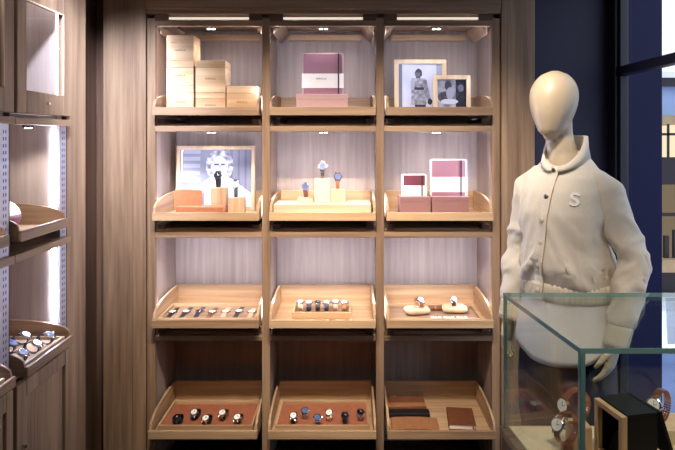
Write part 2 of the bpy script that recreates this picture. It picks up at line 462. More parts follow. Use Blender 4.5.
def plain_box(name, label, cat, px0, px1, ytop, z0, Y, dp, m, lid=0, group=None):
    s = Y/F; x0, x1 = (px0-CX)*s, (px1-CX)*s; z1 = EYE+(HY-ytop)*s
    o = thing(name, label, cat, ((x0+x1)/2, Y, z0), 0, group)
    a, h = (x1-x0)/2, z1-z0
    hb = h-lid if lid else h
    if lid:
        MB().box(-a+.0015, a-.0015, .0015, dp-.0015, 0, hb).build('body', m, o, bevel=.0015)
        MB().box(-a, a, 0, dp, hb, h).build('lid', m, o, bevel=.0015)
    else:
        MB().box(-a, a, 0, dp, 0, h).build('body', m, o, bevel=.0015)
    return o, z1
def notebook(label, px0, px1, ytop, z0, Y, cover, band0, band1, el, txt, pages='white', tilt=0):
    s = Y/F; x0, x1 = (px0-CX)*s, (px1-CX)*s; z1 = EYE+(HY-ytop)*s
    o = thing('notebook', label, 'notebook', ((x0+x1)/2, Y, z0), 0, 'standing notebooks with paper bands')
    a, h, dp = (x1-x0)/2, z1-z0, .03
    MB().box(-a+.008, a-.008, 0, .003, .0, h-.002).box(-a+.008, a-.008, dp-.003, dp, 0, h-.002).box(-a+.008, -a+.011, .003, dp-.003, 0, h-.002).build('cover', cover, o, bevel=.001)
    MB().box(-a+.011, a-.010, .003, dp-.003, .002, h-.004).build('pages', 'page', o)
    # clear slipcase-like outer sleeve edge in pale card
    m = MB().box(-a, -a+.0075, .002, dp+.004, 0, h).box(a-.0075, a, .002, dp+.004, 0, h).box(-a+.0075, a-.0075, .002, dp+.004, h-.0015, h+.003).box(-a+.0075, a-.0075, dp+.001, dp+.004, 0, h-.0015)
    m.build('slipcase', pages, o, bevel=.0008)
    zb0, zb1 = EYE+(HY-band1)*s-z0, EYE+(HY-band0)*s-z0
    bd = MB().box(-a-.001, a+.001, -.0012, -.0002, zb0, zb1).build('paper_band', 'white', o)
    xe = (el-CX)*s-(x0+x1)/2
    MB().box(xe-.0035, xe+.0035, -.0035, -.0014, 0, h-.001).build('elastic_band', 'elastic', o)
    lettering('SHINOLA', txt, ((-a+xe)/2+.005, -.0016, (zb0+zb1)/2+(zb1-zb0)*.14), UP, 'ink', bd, .0002)
    return o
o, z = plain_box('gift_box', 'dusty pink flat box under the largest mauve notebook', 'box', 296, 348, 94, f1, 2.96, .16, 'pinkbox', .03)
notebook('large mauve notebook with white band standing on the dusty pink box', 302, 343.5, 53.5, z+.0005, 3.0, 'mauve', 73.5, 88, 338.5, .013, 'pinkbox')

# --- framed photographs: the print is a grid of flat colour cells
def print_mesh(w, h, fn, nx, ny, parent, y=0, z0=0):
    me = bpy.data.meshes.new('photo_print')
    vs, fs, cs = [], [], []
    for j in range(ny+1):
        for i in range(nx+1): vs.append((-w/2+w*i/nx, y, z0+h*j/ny))
    for j in range(ny):
        for i in range(nx):
            a = j*(nx+1)+i; fs.append((a, a+1, a+nx+2, a+nx+1)); cs.append(fn((i+.5)/nx, (j+.5)/ny))
    me.from_pydata(vs, [], fs)
    at = me.color_attributes.new('ink', 'FLOAT_COLOR', 'CORNER')
    for p, c in zip(me.polygons, cs):
        for li in p.loop_indices: at.data[li].color = c
    m = bpy.data.materials.new('printed photograph'); m.use_nodes = True
    n = m.node_tree.nodes; b = n['Principled BSDF']; b.inputs['Roughness'].default_value = .35
    v = n.new('ShaderNodeVertexColor'); v.layer_name = 'ink'
    m.node_tree.links.new(v.outputs['Color'], b.inputs['Base Color'])
    me.materials.append(m)
    o = bpy.data.objects.new('photo_print', me); C.objects.link(o); o.parent = parent
    return o
def photo_frame(label, px0, px1, y0, z0, Y, fw, fn, mat_w=0, lean=.06):
    s = Y/F; x0, x1 = (px0-CX)*s, (px1-CX)*s; h = EYE+(HY-y0)*s-z0
    o = thing('picture_frame', label, 'picture frame', ((x0+x1)/2, Y, z0+.0005), 0, 'framed photographs')
    o.rotation_euler = (-lean, 0, 0)
    a = (x1-x0)/2
    MB().box(-a, a, 0, .018, h-fw, h).box(-a, a, 0, .018, 0, fw).box(-a, -a+fw, 0, .018, fw, h-fw).box(a-fw, a, 0, .018, fw, h-fw).build('frame', 'maple_z', o, bevel=.002)
    MB().box(-a+fw*.6, a-fw*.6, .012, .016, fw*.6, h-fw*.6).build('backing_board', 'white', o)
    print_mesh(2*(a-fw), h-2*fw, fn, 72, 72, o, .0105, fw)
    v = MB(); q = [v.bm.verts.new(p) for p in ((-a+fw, .006, fw), (a-fw, .006, fw), (a-fw, .006, h-fw), (-a+fw, .006, h-fw))]; v.bm.faces.new(q)
    v.build('glass_pane', 'win_glass', o)
    return o
def bl(v, tint=1.0):
    v = max(0, min(1, v)); return (v*.86, v*.88, min(1, v*1.06+.015), 1)
def el(u, v, cx, cy, rx, ry): return ((u-cx)/rx)**2+((v-cy)/ry)**2 < 1
def nz(u, v, s=9, k=0): return noise.noise(Vector((u*s, v*s, k)))
def art_coat(u, v):
    # standing person in a pale belted coat against a white wall
    c = .80+.08*nz(u, v, 3)
    if u < .08: c = .45
    if u > .88: c = .62
    if el(u, v, .46, .80, .085, .10): c = .22 if v > .82 or u > .5 else .38
    if .40 < u < .50 and .68 < v < .74: c = .3
    hw = .12+.05*max(0, (.66-v))
    if .12 < v < .70 and abs(u-.46) < hw+.03: c = .58+.25*nz(u, v, 14)
    if .44 < v < .50 and abs(u-.46) < .12: c = .16
    if abs(u-(.61+(.6-v)*.22)) < .05 and .24 < v < .66: c = .52+.2*nz(u, v, 12)
    if el(u, v, .72, .19, .055, .07): c = .06
    if abs(u-(.33-(.66-v)*.05)) < .045 and .45 < v < .68: c = .66
    if v < .12 and abs(u-.5) < .13: c = .1
    return bl(c*c)
def art_workshop(u, v):
    c = .55+.3*nz(u, v, 4)
    if u > .64: c = .1+.12*nz(u, v, 8)+(.3 if el(u, v, .82, .72, .1, .12) else 0)
    if el(u, v, .38, .80, .12, .16): c = .22
    if el(u, v, .30, .42, .28, .2) : c = .25+.2*nz(u, v, 9)
    if el(u, v, .42, .28, .3, .09): c = .8
    if el(u, v, .45, .55, .14, .2): c = .6
    return bl(c*c)
def art_portrait(u, v):
    # head and shoulders of a person in a white top with curly hair
    c = .46+.14*nz(u, v, 2.5)
    if u < .28 and int(v*16) % 2: c += .12
    if .62 < u and int(u*30) % 3 == 0: c -= .08
    d = math.hypot((u-.55)/.17, (v-.72)/.24)
    if d < 1.15: c = .62+.45*nz(u, v, 16, 2)
    if el(u, v, .55, .70, .115, .19):
        c = .80+.08*nz(u, v, 6)
        if abs(v-.735) < .018 and abs(abs(u-.55)-.045) < .03: c = .25
        if abs(v-.60) < .012 and abs(u-.55) < .04: c = .4
        if abs(u-.555) < .012 and .63 < v < .72: c = .62
    sh = .52-.9*max(0, abs(u-.55)-.12)
    if v < sh: c = .96+.05*nz(u, v, 10)
    if v < sh and abs(u-.30) < .05 and v < .25: c = .5
    return bl(c*c)
photo_frame('larger framed photograph of a person in a belted coat, white surround', 394.5, 447, 59, f1, 3.13, .024, art_coat)
photo_frame('small framed photograph overlapping the larger frame in the top tray', 433.5, 471, 75, f1, 3.03, .022, art_workshop)

# ================================================================== row 2
f2 = FZ[1]
photo_frame('wide framed portrait of a curly haired person in white', 175.5, 254.5, 146, f2, 3.15, .020, art_portrait)
def leather_card(name, label, cat, px0, px1, ytop, z0, Y, dp, m, round_=.012):
    s = Y/F; x0, x1 = (px0-CX)*s, (px1-CX)*s; h = EYE+(HY-ytop)*s-z0
    o = thing(name, label, cat, ((x0+x1)/2, Y, z0+.0005), 0)
    a = (x1-x0)/2
    pts = [(-a, 0, 0), (a, 0, 0)]
    for k in range(6): t = k/5*PI/2; pts.append((a-round_+round_*math.cos(t), 0, h-round_+round_*math.sin(t)))
    for k in range(6): t = PI/2+k/5*PI/2; pts.append((-a+round_+round_*math.cos(t), 0, h-round_+round_*math.sin(t)))
    return o, pts, a, h
o, pts, a, h = leather_card('wallet', 'tan leather wallet standing upright before the framed portrait', 'wallet', 174, 202, 190, f2+.0305, 2.965, .012, 'tan_leather')
MB().prism(pts, (0, .008, 0)).build('front_flap', 'tan_leather', o, bevel=.001)
MB().prism([(x*.985, .0085, z*.99) for x, y, z in pts], (0, .008, 0)).build('back_flap', 'tan_leather', o, bevel=.001)
MB().box(-a+.004, a-.004, -.0006, .0, .004, .0055).build('stitching', 'brown_leather', o)
o, z = plain_box('leather_case', 'long flat tan leather case lying under the upright wallet', 'case', 175.5, 223, 207, f2, 2.90, .10, 'tan_leather', .012)
def block(label, px0, px1, ytop, z0, Y, dp, m):
    o, z = plain_box('display_block', label, 'display block', px0, px1, ytop, z0, Y, dp, m, 0, 'solid blocks under upright watches')
    MB().box(-.018, .018, dp*.25, dp*.75, z-z0, z-z0+.0012).build('felt_pad', 'suede', o)
    return z+.0013
zb = block('tall oak block holding a black-dial watch in front of the portrait', 210.5, 226, 188, f2, 3.01, .07, 'pale_z')
c = P(218.5, 188, 3.045)
loop_watch('wristwatch', 'upright black-dial watch covering the face in the portrait', .020, .042, PI-.5, 'black_leather', 'gunmetal', 'black_dial', (c.x, c.y, zb), 0, .021, .020)
zb = block('short oak block next to the tall block, holding a steel watch', 228, 243.5, 198, f2, 2.98, .07, 'pale_z')
c = P(236, 198, 3.012)
loop_watch('wristwatch', 'upright steel watch on the short oak block', .019, .045, PI-.5, 'gunmetal', 'steel', 'white_dial', (c.x, c.y, zb), 0, .018, .016, links=True)

# plinth with three blocks and upright watches
o, zp = plain_box('display_plinth', 'long low cream plinth carrying three blocks and watches', 'plinth', 273.5, 371, 204.5, f2, 2.90, .21, 'maple_x')
zp += .0005
zb = block('low cream block at the plinth end, under the smallest watch', 297.5, 313.5, 198, zp, 3.0, .075, 'maple_z')
c = P(306, 198, 3.03)
loop_watch('wristwatch', 'upright watch with slate dial and brown strap on lowest cream block', .019, .038, PI-.5, 'brown_leather', 'steel', 'blue_dial', (c.x, c.y, zb), -.15, .020, .018)
zb = block('tallest cream block at the centre of the plinth', 314.5, 329.5, 179, zp, 2.98, .075, 'cream')
c = P(322.5, 179, 3.015)
loop_watch('wristwatch', 'upright watch with blue dial and steel bracelet on tallest cream block', .019, .043, PI-.5, 'steel', 'steel', 'blue_dial', (c.x, c.y, zb), 0, .021, .018, links=True)
zb = block('medium wooden block beside the tallest cream block', 330, 345, 189.5, zp, 2.99, .075, 'maple_z')
c = P(337.5, 189.5, 3.025)
loop_watch('wristwatch', 'upright watch with slate dial and tan strap on medium block', .019, .043, PI-.5, 'tan_leather', 'gunmetal', 'blue_dial', (c.x, c.y, zb), .1, .021, .018)
# notebooks
o, z = plain_box('gift_box', 'smaller dusky rose box under the little maroon notebook', 'box', 400, 431, 197, f2, 2.94, .14, 'plumbox', .024)
notebook('little maroon notebook in pale sleeve on the smaller dusky rose box', 402, 426.5, 175, z+.0005, 2.98, 'maroon', 185.5, 196, 422, .011)
o, z = plain_box('gift_box', 'wider dusky rose box under the mauve notebook', 'box', 431.7, 469, 197, f2, 2.94, .14, 'plumbox', .024)
notebook('mauve notebook with white band on the wider dusky rose box', 430.5, 467, 160, z+.0005, 3.0, 'mauve', 177, 192, 461, .013)

# ================================================================== row 3
f3 = FZ[2]
insert('wide shallow oak insert with a tan lining holding seven watches', -.945, -.455, 2.865, 3.13, f3, .026, 'oak_x')
spec = [('black_leather', 'white_dial'), ('black_leather', 'white_dial'), ('navy_leather', 'black_dial'), ('brown_leather', 'white_dial'), ('pink_leather', 'white_dial'), ('black_leather', 'white_dial'), ('pink_leather', 'white_dial')]
adj = {'black_leather': 'black', 'navy_leather': 'navy', 'brown_leather': 'brown', 'pink_leather': 'blush', 'tan_leather': 'tan', 'steel': 'steel', 'gunmetal': 'dark metal'}
dj = {'white_dial': 'white', 'black_dial': 'black', 'blue_dial': 'slate'}
for k, (sm, dm) in enumerate(spec):
    x = -.905+k*.068
    flat_watch('wristwatch', f'{dj[dm]}-dial watch on {adj[sm]} strap, {ORD[k]} of seven counted from the pilaster side', sm, 'steel', dm, (x, 3.0+.006*(k % 3-1), f3+.0125), -.05*(k % 2), .022, .088, 'watches in the seven-watch insert')
insert('small raised oak insert with six watches in the middle bay', -.285, .015, 2.93, 3.15, f3, .034, 'oak_x')
spec = [('pink_leather', 'white_dial'), ('navy_leather', 'white_dial'), ('black_leather', 'black_dial'), ('navy_leather', 'white_dial'), ('pink_leather', 'white_dial'), ('tan_leather', 'white_dial')]
for k, (sm, dm) in enumerate(spec):
    x = -.250+k*.046
    loop_watch('wristwatch', f'{dj[dm]}-dial watch on {adj[sm]} strap, {ORD[k]} of six counted towards the mannequin', .036, .021, PI*.60, sm, 'steel', dm, (x, 3.035+(.012 if k in (0, 4) else 0), f3+.0165), 0, .020, .021, 'watches in the small six-watch insert')
insert('oak insert holding two cushions with watches and small cards', .205, .665, 2.865, 3.13, f3, .024, 'oak_x')
def cushion(label, c, wx, wy, hz, rz):
    m = MB(); n = 14
    o = thing('watch_cushion', label, 'cushion', c, rz, 'watch cushions')
    rings = []
    for k in range(9):
        t = -1+2*k/8; s = (1-abs(t)**2.6)**.3 if abs(t) < 1 else .62
        s = max(s, .62)
        rings.append([(math.copysign(abs(math.cos(q))**.4, math.cos(q))*wx*s, math.copysign(abs(math.sin(q))**.4, math.sin(q))*wy*s, hz*(1+t)/2) for q in [2*PI*i/24 for i in range(24)]])
    m.loft(rings); m.build('pad', 'suede', o, smooth=True)
    MB().strip([((0, -wy*1.0, hz*.5), (0, -1, 0)), ((0, -wy*.72, hz*.95), (0, -.5, .8)), ((0, 0, hz), (0, 0, 1)), ((0, wy*.72, hz*.95), (0, .5, .8))], (.008, 0, 0), .001).build('seam', 'cream', o)
    return o
ca = on(418, 311, .83); cb = on(455, 309, .83)
cushion('cream suede cushion with a tan watch, nearer the middle bay', (.405-.05, 2.99, f3+.0115), .065, .045, .038, .2)
loop_watch('wristwatch', 'tan-strapped steel watch on the cushion nearer the middle bay', .030, .022, PI*.72, 'tan_leather', 'steel', 'white_dial', (.365, 2.985, f3+.048), .35, .021, .019)
cushion('cream suede cushion with a brown watch, nearer the mannequin', (.555, 3.02, f3+.0115), .065, .045, .036, -.1)
loop_watch('wristwatch', 'brown-strapped steel watch on the cushion nearer the mannequin', .030, .021, PI*.72, 'brown_leather', 'steel', 'white_dial', (.548, 3.015, f3+.047), -.1, .018, .018)
for k, (px) in enumerate((436, 449, 462)):
    x = (px-CX)/F*2.92
    o = thing('jewellery_card', f'small white card with a metal stud, {ORD[k]} from the middle bay', 'card', (x, 2.915, f3+.0112), .08*(k-1), 'small cards before the cushions')
    MB().box(-.026, .026, -.017, .017, 0, .004).build('card', 'white', o, bevel=.001)
    MB().ball((-.006, 0, .0065), .0035, 6).ball((.006, 0, .0065), .0035, 6).build('studs', 'steel', o)
insert_bar = thing('leather_strap_roll', 'small brown leather roll between the two watch cushions', 'leather roll', (.458, 3.045, f3+.011), 0)
MB().tube([(-.035, 0, .013), (.035, 0, .013)], .013, 16).build('roll', 'brown_leather', insert_bar, smooth=False, bevel=.001)
MB().tube([(-.004, 0, .013), (.004, 0, .013)], .0142, 16).build('tie_band', 'tan_leather', insert_bar)

# ================================================================== row 4
f4 = FZ[3]
for b, xs in ((0, [(.0)]), (1, [0])):
    x0, x1 = bays[b]
    insert(('terracotta-lined oak insert with five watches beside the corner pilaster', 'terracotta-lined oak insert with six watches in the middle bay')[b], x0+.035, x1-.035, 2.83, 3.10, f4, .03, 'terracotta')
pos5 = [(178.5, 420), (196, 414.5), (207.5, 420.5), (224, 415), (239, 419.5)]
sp5 = [('black_leather', 'gunmetal', 'black_dial'), ('black_leather', 'steel', 'white_dial'), ('black_leather', 'rose', 'white_dial'), ('brown_leather', 'steel', 'white_dial'), ('brown_leather', 'steel', 'white_dial')]
for k, ((px, py), (sm, cm, dm)) in enumerate(zip(pos5, sp5)):
    c = on(px, py+4, f4+.015)
    loop_watch('wristwatch', f'{adj[sm]}-strapped {dj[dm]}-dial watch, {ORD[k]} of five from the corner pilaster', .032, .022, PI*.70, sm, cm, dm, (c.x, c.y, f4+.0142), -.25, .020, .019, 'watches in the five-watch terracotta insert')
pos6 = [(294, 418), (305, 413), (317, 420), (329.5, 415), (345, 418), (360, 414.5)]
sp6 = [('black_leather', 'steel', 'white_dial'), ('steel', 'steel', 'blue_dial'), ('navy_leather', 'steel', 'blue_dial'), ('pink_leather', 'steel', 'white_dial'), ('black_leather', 'gunmetal', 'black_dial'), ('steel', 'steel', 'black_dial')]
for k, ((px, py), (sm, cm, dm)) in enumerate(zip(pos6, sp6)):
    c = on(px, py+4, f4+.015)
    loop_watch('wristwatch', f'{adj[sm]}-strapped {dj[dm]}-dial watch, {ORD[k]} of six in the terracotta insert', .032, .022, PI*.70, sm, cm, dm, (c.x, c.y, f4+.0142), .1*(k % 3-1), .020, .019, 'watches in the six-watch terracotta insert', links=(sm == 'steel'))
# folders and notebook
def sheet(label, name, cat, x0, x1, y0, y1, z0, h, m, rz=0, curl=0):
    o = thing(name, label, cat, ((x0+x1)/2, (y0+y1)/2, z0), rz)
    a, d = (x1-x0)/2, (y1-y0)/2
    return o, a, d
o, a, d = sheet('tan leather folder lying open-mouthed at the front of the tray', 'leather_folder', 'folder', .215, .450, 2.81, 2.95, f4+.001, .02, 'saddle_leather', -.03)
def curved_slab(a, d, zf, th, y_in=0):
    m = MB(); rings = []
    for k in range(13):
        x = -a+2*a*k/12; z = zf(x/a)
        rings.append([(x, -d, z), (x, d, z*.6), (x, d, z*.6+th), (x, -d, z+th)])
    return m.loft(rings)
curved_slab(a, d, lambda u: .0, .006).build('back_flap', 'saddle_leather', o, bevel=.001)
curved_slab(a*.985, d*.97, lambda u: .0075+.010*(1-u*u), .006).build('front_flap', 'saddle_leather', o, bevel=.001)
curved_slab(a*.93, d*.93, lambda u: .0063, .0012).build('paper_insert', 'page', o)
o, a, d = sheet('black leather pouch lying between the tan folders', 'leather_pouch', 'pouch', .205, .420, 2.965, 3.02, f4+.0008, .02, 'black_leather')
curved_slab(a, d, lambda u: 0, .022).build('body', 'black_leather', o, bevel=.003)
MB().box(-a+.01, a-.01, -d-.0008, -d, .013, .015).build('zip', 'gunmetal', o)
o, a, d = sheet('brown leather folder at the back of the tray behind the pouch', 'leather_folder', 'folder', .205, .410, 3.03, 3.15, f4+.0008, .02, 'saddle_leather', .02)
MB().prism([(-a, -d, 0), (a, -d, 0), (a, -d, .026), (-a, -d, .026)], (0, 2*d, 0.0)).build('body', 'brown_leather', o, bevel=.004)
curved_slab(a*.99, d*.98, lambda u: .0265, .004).build('flap', 'saddle_leather', o, bevel=.001)
# bound notebook with ribbon
cN = on(463, 418, f4+.03)
o = thing('leather_notebook', 'brown leather notebook with a ribbon marker lying in the lowest tray', 'notebook', (.57, 2.93, f4+.0008), -.10)
MB().box(-.066, .066, -.09, .09, 0, .003).box(-.066, .066, -.09, .09, .025, .029).box(-.066, -.063, -.09, .09, .003, .025).build('cover', 'brown_leather', o, bevel=.001)
MB().box(-.063, .061, -.085, .085, .0032, .0248).build('pages', 'page', o)
MB().strip([((.05, -.085, .016), (0, 0, 1)), ((.055, -.10, .012), (0, 0, 1)), ((.062, -.112, .001), (0, 0, 1))], (.007, 0, 0), .0006).build('ribbon_marker', 'maroon', o)

# ================================================================== cabinets on the left wall
LX = -1.20
def cabinet(label, y0, y1, nm):
    U = thing('display_cabinet', label, 'cabinet', (LX, y0, 0), 0, 'wall display cabinets with glazed uppers')
    w = y1-y0; dB = -.385
    MB().box(dB, dB+.018, 0, w, 0, 2.62).build('back_panel', 'back_z', U)
    MB().box(dB+.018, -.013, w-.056, w-.018, .0, 2.62).build('side_panel', 'back_z', U)
    MB().box(dB+.018, -.035, 0, .006, .0, 2.62).build('side_panel', 'back_z', U)
    # perforated upright standard
    m = MB().box(-.012, .0, w-.056, w-.006, .86, 1.765); st = m.build('upright_standard', 'alu', U)
    m = MB()
    for k in range(36):
        m.box(.0, .0006, w-.040, w-.034, .875+k*.0245, .887+k*.0245)
        m.box(.0, .0006, w-.026, w-.020, .875+k*.0245, .887+k*.0245)
    m.build('slots', 'slot_grey', st)
    MB().box(-.05, 0, w-.006, w, .0, 2.62).build('stile', 'slot', U)
    # lit strip behind the standard
    for z0, z1 in ((.95, 1.285), (1.43, 1.755)):
        MB().box(-.034, -.018, w-.0595, w-.0565, z0, z1).build('led_strip', 'led', U)
    for z0, z1 in ((1.765, 1.792), (1.272, 1.30)):
        MB().box(-.02, .022, 0, w-.004, z0, z1).build('rail', 'oak_y', U, bevel=.003)
    MB().box(dB+.018, -.02, .0065, w-.0565, 1.793, 1.805).build('upper_floor', 'back_y', U)
    d = MB().cyl((-.06, w*.55, 1.757), .022, .016).build('downlight', 'lamp_body', U)
    MB().cyl((-.06, w*.55, 1.754), .012, .003).build('lens', 'lens', d)
    MB().box(dB+.018, -.021, .0065, w-.0565, 1.285, 1.30).build('shelf', 'oak_y', U)
    # glazed upper door
    f = .062
    z0, z1 = 1.806, 2.31
    dr = MB().box(-.0, .024, .006, .006+f, z0, z1).box(0, .024, w-.012-f, w-.012, z0, z1).box(0, .024, .006+f, w-.012-f, z0, z0+.086).box(0, .024, .006+f, w-.012-f, z1-.086, z1).build('upper_door', 'oak_z', U, bevel=.004)
    v = MB(); q = [v.bm.verts.new(p) for p in ((.010, .006+f, z0+.086), (.010, w-.012-f, z0+.086), (.010, w-.012-f, z1-.086), (.010, .006+f, z1-.086))]; v.bm.faces.new(q)
    v.build('glass_pane', 'win_glass', dr)
    MB().cyl((.024, w*.5, z0+.045), .006, .012, (1, 0, 0), 12).build('knob', 'steel', dr)
    MB().box(.018, .0245, .006+f-.004, w-.012-f+.004, z1-.089, z1-.083).box(.018, .0245, w-.012-f-.003, w-.012-f+.003, z0+.086, z1-.086).build('lit_bevel_bead', 'maple_z', dr)  # pale wood on two edges only: the lit bevel put into colour
    MB().box(-.36, -.001, .0065, w-.0565, 2.312, 2.33).build('upper_ceiling', 'oak_y', U)
    MB().box(-.055, -.040, .02, w-.07, 2.300, 2.3115).build('cabinet_light', 'led_soft', U)
    MB().box(-.015, -.008, w-.0595, w-.0565, 1.83, 2.29).build('led_strip', 'led_soft', U)
    MB().box(-.02, .022, 0, w, 2.33, 2.62).build('frieze', 'oak_y', U, bevel=.003)
    # lower cupboard
    MB().box(dB+.018, -.0125, .0065, w-.0565, .835, .852).build('counter', 'oak_y', U)
    ld = MB().box(0, .022, .008, .008+f, .06, .83).box(0, .022, w-.014-f+.02, w-.014, .06, .83).box(0, .022, .008+f, w-.014-f+.02, .06, .13).box(0, .022, .008+f, w-.014-f+.02, .77, .83).build('lower_door', 'oak_z', U, bevel=.003)
    MB().box(0, .010, .008+f, w-.014-f+.02, .13, .77).build('door_panel', 'oak_z', ld)
    MB().cyl((.022, .04, .60), .007, .014, (1, 0, 0), 12).build('knob', 'steel', ld)
    MB().box(-.3, -.036, .0065, w-.0565, 0, .06).build('toe_kick', 'slot', U)
    return U
CAB = [(2.057, 2.474), (1.640, 2.057)]
cabinet('oak wall cabinet beside the corner, glazed above and panelled below', *CAB[0], 'far')
cabinet('oak wall cabinet cut off by the picture edge, nearest the viewer', *CAB[1], 'near')
for i, (y0, y1) in enumerate(CAB):
    ym = y0+(y1-y0-.050)/2
    ex = ('of the corner cabinet', 'of the cabinet nearest the viewer')[i]
    make_tray('display_tray', f'upper pull-out oak tray {ex}', .345, .37, 'oak_x', (LX+.036, ym, 1.345), PI/2, h=.10, hf=.040, group='display trays of the wall cabinets')
    make_tray('display_tray', f'lower pull-out oak tray with laid watches, {ex}', .345, .37, 'oak_x', (LX+.058, ym, .862), PI/2, h=.10, hf=.036, group='display trays of the wall cabinets')
    xa, xb, ya, yb = LX-.28, LX+.030, ym-.155, ym+.155
    o = thing('watch_insert', f'cream-rimmed insert of watches in the lower tray {ex}', 'insert', ((xa+xb)/2, ym, .8745), 0, 'lined inserts of the wall cabinets')
    a, d = (xb-xa)/2, .155
    for s in (-1, 1):
        MB().box(-a, a, s*(d-.006)-.006, s*(d-.006)+.006, 0, .024).build('rim', 'maple_x', o, bevel=.001)
        MB().box(s*(a-.006)-.006, s*(a-.006)+.006, -d+.012, d-.012, 0, .024).build('rim', 'maple_y', o, bevel=.001)
    MB().box(-a+.012, a-.012, -d+.012, d-.012, 0, .012).build('lining', 'suede' if i == 0 else 'terracotta', o)
    sets = [('navy_leather', 'steel', 'blue_dial'), ('black_leather', 'steel', 'black_dial'), ('navy_leather', 'gunmetal', 'blue_dial'), ('black_leather', 'steel', 'white_dial'), ('brown_leather', 'steel', 'white_dial'), ('navy_leather', 'steel', 'white_dial')]
    k = 0
    for col in range(3):
        for row in range(3):
            sm, cm, dm = sets[(k*5+i) % 6]
            side = ('front', 'middle', 'back')[row]; end = ('near end', 'centre', 'corner end')[col]
            loop_watch('wristwatch', f'{adj[sm]}-strapped {dj[dm]}-dial watch, {side} row, {end} of the insert {ex}', .030, .020, PI*.72, sm, cm, dm,
                       (LX-.02-.098*row, ym-.097+.097*col, .8868), PI/2+.12*((k % 3)-1), .020, .019, 'watches lying in the wall cabinet inserts')
            k += 1
# pouch and strap in the upper tray
o = thing('leather_pouch', 'cream leather pouch with a red base leaning in the upper corner tray', 'pouch', (LX-.145, 2.265, 1.358), 0)
rings = []
for k in range(11):
    t = k/10; s = math.sin(PI*(.16+.84*t*.98))**.6
    rings.append([(math.cos(q)*.05*s, math.sin(q)*.085*s, .115*t) for q in [2*PI*i/20 for i in range(20)]])
MB().loft(rings[4:]).build('body', 'cream', o, smooth=True)
MB().loft([[(x*1.02, y*1.02, z) for x, y, z in r] for r in rings[:6]]).build('base', 'maroon', o, smooth=True)
MB().tube([(0, -.02, .112), (0, -.012, .125), (0, .012, .125), (0, .02, .112)], .003, 8).build('loop_handle', 'brown_leather', o)
o = thing('leather_strap', 'coiled black leather strap at the front of the upper corner tray', 'strap', (LX-.065, 2.16, 1.3585), .4)
MB().strip([((0, .04*math.cos(t)*(1-.04*t), .0+.02+.019*math.sin(t)), (0, math.cos(t), math.sin(t))) for t in [k*.3 for k in range(21)]], (.018, 0, 0), .0025).build('band', 'black_leather', o)
MB().tube([(-.012, .045, .02), (.012, .045, .02)], .002, 6).build('buckle', 'steel', o)

# ================================================================== mannequin
MX, MY = .815, 2.175
MROT = -PI/4
man = thing('mannequin', 'cream egg-headed mannequin in a cream snap jacket by the window', 'mannequin', (MX, MY, 0), MROT)
struct_pl = thing('display_platform', 'low dark platform under the mannequin behind the glass case', 'platform', (MX, MY, 0))
MB().box(-.27, .30, -.27, .30, 0, .085).build('body', 'dark_x', struct_pl, bevel=.004)
MB().box(-.275, .305, -.275, .305, .085, .098).build('top', 'dark_x', struct_pl, bevel=.003)

def sring(cx, cy, z, a, b, n=36, e=2.3, fold=None):
    out = []
    for i in range(n):
        q = 2*PI*i/n
        c, s = math.cos(q), math.sin(q)
        k = 1
        if fold: k = fold(q, z)
        out.append((cx+math.copysign(abs(c)**(2/e), c)*a*k, cy+math.copysign(abs(s)**(2/e), s)*b*k, z))
    return out
def lerp_rings(keys, n=36, step=.02, e=2.3, fold=None):
    rings = []
    for (z0, a0, b0, y0), (z1, a1, b1, y1) in zip(keys, keys[1:]):
        m = max(1, int(abs(z1-z0)/step))
        for k in range(m):
            t = k/m; t = t*t*(3-2*t)*.5+t*.5
            rings.append(sring(0, y0+(y1-y0)*t, z0+(z1-z0)*t, a0+(a1-a0)*t, b0+(b1-b0)*t, n, e, fold))
    z, a, b, y = keys[-1]; rings.append(sring(0, y, z, a, b, n, e, fold))
    return rings
def remeshed(mb, name, m, parent, voxel, smooth_it=6, post=None):
    bmesh.ops.recalc_face_normals(mb.bm, faces=mb.bm.faces)
    me = bpy.data.meshes.new('tmp'); mb.bm.to_mesh(me); mb.bm.free()
    o = bpy.data.objects.new('tmp', me); C.objects.link(o)
    r = o.modifiers.new('r', 'REMESH'); r.mode = 'VOXEL'; r.voxel_size = voxel
    s = o.modifiers.new('s', 'SMOOTH'); s.iterations = smooth_it; s.factor = .5
    dg = bpy.context.evaluated_depsgraph_get(); dg.update()
    me2 = bpy.data.meshes.new_from_object(o.evaluated_get(dg))
    bpy.data.objects.remove(o)
    me2.name = name
    if post:
        for v in me2.vertices: v.co = post(v.co.copy(), v.normal.copy())
        bb = bmesh.new(); bb.from_mesh(me2)
        for _ in range(3): bmesh.ops.smooth_vert(bb, verts=bb.verts, factor=.5, use_axis_x=True, use_axis_y=True, use_axis_z=True)
        bb.to_mesh(me2); bb.free()
    for p in me2.polygons: p.use_smooth = True
    me2.materials.clear(); me2.materials.append(M[m])
    ob = bpy.data.objects.new(name, me2); C.objects.link(ob); ob.parent = parent
    return ob
